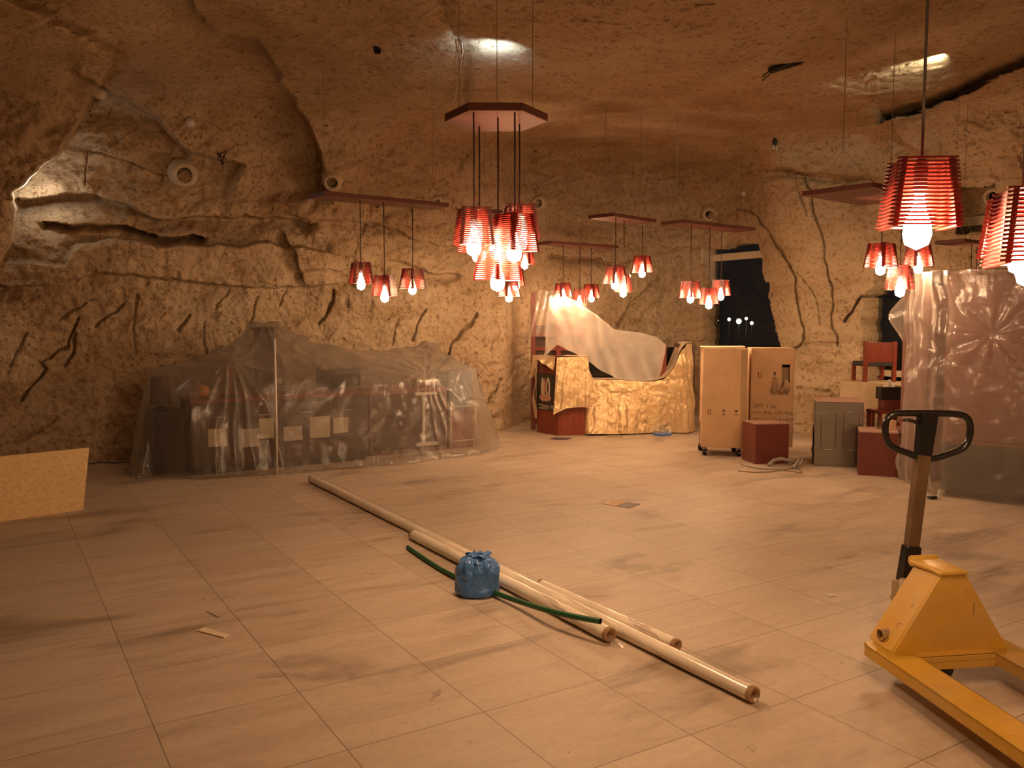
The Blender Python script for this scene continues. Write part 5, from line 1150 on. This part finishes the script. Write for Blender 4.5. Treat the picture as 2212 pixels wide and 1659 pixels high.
# blue bag
cb = (fl(984, 1296) + fl(1078, 1293)) / 2; t = thing('plastic_bag', 'knotted blue plastic bag standing on the floor beside the rolls', 'bag', (float(cb[0]), float(cb[1]) + .10, 0), .15)
def bag():
    nth, prof = 96, [(.02, .004), (.10, .003), (.122, .010), (.130, .03), (.128, .07), (.124, .11), (.121, .150), (.112, .182), (.094, .208), (.066, .226), (.040, .236), (.026, .240)]
    zf = np.array([p[1] for p in prof]); rf_ = np.array([p[0] for p in prof]); s = np.linspace(0, len(prof) - 1, 60); rz = np.interp(s, range(len(prof)), rf_); zz = np.interp(s, range(len(prof)), zf); th = np.linspace(0, 2 * PI, nth, endpoint=False)
    T_, S_ = np.meshgrid(th, np.arange(60)); Rr = rz[S_]; Z_ = zz[S_]; k = sstep(Z_, .06, .22); q = np.stack([np.cos(T_) * .8, np.sin(T_) * .8, Z_ * 7], -1); n1 = clothnoise(q, 1.6, 71); n2 = clothnoise(q, 4, 75)
    sq = 1 / np.maximum(np.abs(np.cos(T_)) ** 4 + np.abs(np.sin(T_)) ** 4, 1e-6) ** .25; Rr = Rr * (1 + (sq - 1) * .45 * (1 - k)) * (1 + .10 * n1 * (1 - .3 * k) + .035 * n2 + k * .30 * np.abs(np.sin(T_ * 4.5 + 2 * n1)) - k * .17)
    P = np.stack([Rr * np.cos(T_) * 1.06, Rr * np.sin(T_) * .82, np.maximum(Z_ + .010 * n2 * sstep(Z_, .01, .05), .002)], -1); m = MB(); m.grid(P, True); m.add([tuple(p) for p in P[0]], [tuple(range(nth))]); return m
bag().build('bag_body', M['bluebag'], t, True)
m = MB(); th = np.linspace(0, 2 * PI, 40, endpoint=False); G = []
for k, (r, z) in enumerate([(.026, .237), (.022, .243), (.028, .247), (.038, .252), (.048, .250), (.056, .244)]): G.append([(r * (1 + .35 * math.sin(5 * a + k * .2)) * math.cos(a) * 1.15, r * (1 + .3 * math.sin(4 * a + 1)) * math.sin(a), z + .008 * math.sin(7 * a) * (k > 2)) for a in th])
m.grid(np.array(G), True); m.build('gathered_neck', M['bluebag'], t, True)
m = MB(); m.tube([(.03 * math.cos(a), .024 * math.sin(a), .242 + .003 * math.sin(2 * a)) for a in np.linspace(0, 2 * PI, 20, endpoint=False)], .006, 8, False, True); m.build('knot', M['bluebag'], t, True)
# printed leaflet
q = [fl(1298, 1088), fl(1323, 1081), fl(1384, 1089), fl(1360, 1098)]; c4 = sum(q) / 4; t = thing('leaflet', 'opened leaflet lying flat on the floor, one half dark and one orange', 'leaflet', tuple(map(float, c4)))
h1, h2 = (q[0] * .48 + q[3] * .52) - c4, (q[1] * .48 + q[2] * .52) - c4; q = [p - c4 for p in q]
def slab(P, z): m = MB(); m.hexa([(p[0], p[1], .001) for p in P] + [(p[0], p[1], z) for p in P]); return m
slab([q[0], h1, h2, q[1]], .003).build('orange_page', M['photo_o'], t); slab([h1, q[3], q[2], h2], .0035).build('dark_page', M['photo_c'], t)
e = [q[0] * .9 + h1 * .1, q[0] * .6 + h1 * .4, (q[0] * .6 + h1 * .4) * .5 + (q[1] * .6 + h2 * .4) * .5, (q[0] * .9 + h1 * .1) * .4 + (q[1] * .9 + h2 * .1) * .6]; slab(e, .0045).build('printed_picture', M['photo_b'], t)
def chip(name, label, cat, quad_, z, mat, lift=0):
    c = sum(quad_) / len(quad_); m = MB(); n = len(quad_); m.prism([(float(p[0] - c[0]), float(p[1] - c[1])) for p in quad_], .0008, z); o = m.build(name, mat, None); o.location = (float(c[0]), float(c[1]), 0); return tag(o, label, cat)
chip('wood_chip', 'pale flat strip of card on the floor at lower left', 'card strip', [fl(427, 1364), fl(443, 1357), fl(497, 1373), fl(484, 1379)], .006, M['paper'])
chip('paper_scrap', 'small white paper scrap on the floor left of the yellow pallet truck', 'paper scrap', [fl(1784, 1286), fl(1790, 1281), fl(1803, 1284), fl(1806, 1288), fl(1792, 1290)], .004, M['offwhite'])
chip('blue_bag', 'flat blue plastic bag on the floor in front of the gold satin', 'bag', [fl(1410, 940), fl(1416, 934), fl(1440, 932), fl(1453, 935), fl(1450, 941), fl(1428, 943)], .03, M['bluebag'])
chip('brown_card', 'flat brown card scrap on the floor before the booth pulpit', 'card scrap', [fl(1188, 948), fl(1200, 945), fl(1236, 947), fl(1225, 950), fl(1204, 951)], .004, M['photo_c'])
chip('card_strip', 'thin brown strip on the floor below the gold satin', 'card strip', [fl(1307, 944), fl(1345, 943), fl(1345, 945), fl(1310, 946)], .004, M['core'])
m = MB(); m.tube([fl(556, 1462, .003), fl(585, 1461, .003), fl(612, 1458, .003)], .0016, 5); single(m, 'straw', M['paper'], 'thin pale sliver on the floor right of the card strip', 'straw', 'pale slivers on the floor')
m = MB(); m.tube([fl(446, 1320, .003), fl(460, 1327, .003), fl(474, 1334, .003)], .0018, 5); single(m, 'straw', M['core'], 'thin brown sliver on the floor just behind the card strip', 'straw', 'pale slivers on the floor')
m = MB(); m.tube([fl(876, 1560, .003), fl(881, 1555, .003), fl(884, 1550, .003)], .002, 5); single(m, 'straw', M['paper'], 'tiny pale sliver on the floor near the bottom centre', 'straw', 'pale slivers on the floor')

# ------------------------------------------------------------------ yellow pallet truck
jo = fl(2054, 1406, .15); JR = math.atan2(.139, .990); jx, jy = float(jo[0]), float(jo[1])
J = thing('pallet_truck', 'worn yellow hand pallet truck with a black loop handle at lower right', 'pallet truck', (jx, jy, 0), JR)
def jl(p): d = np.array(p) - np.array([jx, jy, 0]); c, s = math.cos(JR), math.sin(JR); return np.array([d[0] * c + d[1] * s, -d[0] * s + d[1] * c, d[2]])
ZF, TK, FW = .150, .052, .165
for sg in (-1, 1):
    xo = sg * .345; xi = sg * (.345 - FW); m = MB(); b0 = .13
    x0, x1 = min(xo, xi), max(xo, xi)
    m.hexa([(x0, -1.12, ZF - .008), (x1, -1.12, ZF - .008), (x1, b0, ZF - .008), (x0, b0, ZF - .008), (x0, -1.12, ZF), (x1, -1.12, ZF), (x1, b0, ZF), (x0, b0, ZF)])
    for x in (x0 + .004, x1 - .004): m.box((x, (b0 - 1.12) / 2, ZF - TK / 2), (.008, 1.12 + b0, TK))
    m.box((xo - sg * FW / 2, b0 - .004, ZF - TK / 2), (FW, .008, TK)); m.box((xo - sg * FW / 2, -1.14, ZF - .025), (FW * .6, .05, .035))
    m.build('fork', M['yellow'], J, bevel=.003)
    w = MB(); w.lathe([(.012, -.05), (.04, -.05), (.04, .05), (.012, .05)], 18, Matrix.Translation((xo - sg * FW / 2, -.98, .04)) @ Matrix.Rotation(PI / 2, 4, 'Y')); w.build('load_roller', M['dustpipe'], J, True)
    w = MB(); w.box((xo - sg * FW / 2, -.93, .075), (.05, .14, .06)); w.build('roller_bracket', M['yellow'], J)
m = MB(); m.box((0, .05, ZF - .012), (.66, .22, .024)); m.box((0, -.052, ZF - .03), (.40, .012, .06)); m.build('cross_member', M['yellow'], J, bevel=.003)
zt3 = .508; hb, htp, dp = .287, .055, .20
m = MB(); m.hexa([(-hb, .012, ZF), (hb, .012, ZF), (hb, dp, ZF), (-hb, dp, ZF), (-htp, .012, zt3), (htp, .012, zt3), (htp, dp, zt3), (-htp, dp, zt3)]); m.build('housing', M['yellow'], J, bevel=.008)
m = MB(); m.hexa([(-hb - .002, 0, ZF - .01), (hb + .002, 0, ZF - .01), (hb + .002, .012, ZF - .01), (-hb - .002, .012, ZF - .01), (-htp - .004, 0, zt3 - .004), (htp + .004, 0, zt3 - .004), (htp + .004, .012, zt3 - .004), (-htp - .004, .012, zt3 - .004)]); m.build('front_plate', M['yellow'], J, bevel=.002)
m = MB(); m.box((.105, -.0015, .345), (.006, .003, .055)); m.build('scratch', M['core'], J)
m = MB(); m.box((0, .10, zt3 + .006), (.125, .23, .016)); m.tube([(-.075, .20, zt3 + .0), (-.062, .05, zt3 + .004), (-.058, -.004, zt3 - .002)], .014, 10); m.tube([(-.07, .215, zt3), (.06, .215, zt3)], .026, 14); m.build('top_cap', M['yellow'], J, True, bevel=.003)
for sg in (-1, 1):
    xx = sg * (hb - .055 * .63); m = MB(); T = Matrix.Translation((sg * (hb - .035), .11, ZF + .048)) @ Matrix.Rotation(PI / 2, 4, 'Y'); m.lathe([(.026, -.03), (.026, .032), (.018, .036), (.017, .01), (.0005, .01)], 16, T); m.build('pivot_pin', M['dustpipe'], J, True)
for sg in (-1, 1):
    w = MB(); w.lathe([(.02, -.025), (.065, -.025), (.07, -.018), (.07, .018), (.065, .025), (.02, .025)], 26, Matrix.Translation((-.055 + sg * .045, .06, .07)) @ Matrix.Rotation(PI / 2, 4, 'Y')); wh = w.build('steer_wheel', M['rubber'], J, True)
    hbm = MB(); hbm.lathe([(.03, -.027), (.03, .027)], 14, Matrix.Translation((-.055 + sg * .045, .06, .07)) @ Matrix.Rotation(PI / 2, 4, 'Y'), cap=True); hbm.build('hub', M['chrome'], wh, True)
m = MB(); m.lathe([(.055, .16), (.055, .30), (.035, .31), (.03, .40)], 18, Matrix.Translation((-.055, .27, 0)), cap=True); m.build('hydraulic_pump', M['dustpipe'], J, True)
m = MB(); m.box((-.055, .22, .17), (.10, .14, .05)); m.build('axle_block', M['dustpipe'], J, bevel=.004)
# handle: shaft, sleeve, loop and lever
yh = jy + .36
pB, pT = jl(at(1958, 1268, yh)), jl(at(2004, 893, yh + .03)); ax = (pT - pB); Lh = float(np.linalg.norm(ax)); ax /= Lh; side = np.array([1.0, 0, 0]) - ax * ax[0]; side /= np.linalg.norm(side); dep = np.cross(side, ax)
def bar(m, f0, f1, w0, w1, d0, d1, o=0.0):
    A, B = pB + ax * Lh * f0, pB + ax * Lh * f1
    m.hexa([A + side * (-w0 / 2) + dep * (-d0 / 2), A + side * (w0 / 2) + dep * (-d0 / 2), A + side * (w0 / 2) + dep * (d0 / 2), A + side * (-w0 / 2) + dep * (d0 / 2), B + side * (-w1 / 2) + dep * (-d1 / 2), B + side * (w1 / 2) + dep * (-d1 / 2), B + side * (w1 / 2) + dep * (d1 / 2), B + side * (-w1 / 2) + dep * (d1 / 2)])
m = MB(); bar(m, .0, .24, .088, .074, .07, .06); m.build('handle_base', M['blackgloss'], J, bevel=.006)
m = MB(); bar(m, .22, .82, .062, .068, .045, .045); m.build('handle_shaft', M['shaftpaint'], J, bevel=.005)
m = MB(); bar(m, .76, 1.0, .072, .088, .052, .055); m.build('handle_head', M['blackgloss'], J, bevel=.006)
m = MB(); T = pB - ax * .03; m.box(tuple(T + side * -.045), (.03, .05, .12)); m.lathe([(.02, -.05), (.02, .05)], 12, Matrix.Translation(tuple(T + np.array([-.02, 0, -.02]))) @ Matrix.Rotation(PI / 2, 4, 'Y'), cap=True); m.build('linkage', M['dustpipe'], J)
# from the base of the handle down to the axle
m = MB(); m.tube([T + np.array([0, 0, .02]), np.array([-.055, .30, .30])], .035, 12); m.build('yoke', M['dustpipe'], J, True)
def hp(px, py): return jl(at(px, py, yh + .03))
L_ = [(2004, 893), (1955, 892), (1928, 893), (1915, 905), (1911, 925), (1914, 950), (1928, 968), (1962, 979), (1988, 990), (2004, 992), (2022, 990), (2050, 981), (2082, 970), (2093, 950), (2097, 925), (2093, 905), (2080, 896), (2050, 893)]
P = [hp(*q) for q in L_]; Q = []
for k in range(len(P)):
    for s in (0, .34, .67): Q.append(P[k] * (1 - s) + P[(k + 1) % len(P)] * s)
for _ in range(2): Q = [(Q[i - 1] + 2 * Q[i] + Q[(i + 1) % len(Q)]) / 4 for i in range(len(Q))]
m = MB(); m.tube(Q, .0165, 12, False, True); m.build('handle_loop', M['blackgloss'], J, True)
m = MB(); m.tube([hp(1948, 908), hp(1962, 907), hp(1985, 914), hp(1998, 918)], [.005, .009, .009, .008], 10); lv = m.build('release_lever', M['blackgloss'], J, True)
m = MB(); m.tube([hp(1943, 908), hp(1950, 906)], .0065, 10); m.build('lever_tip', M['redwood'], lv, True)
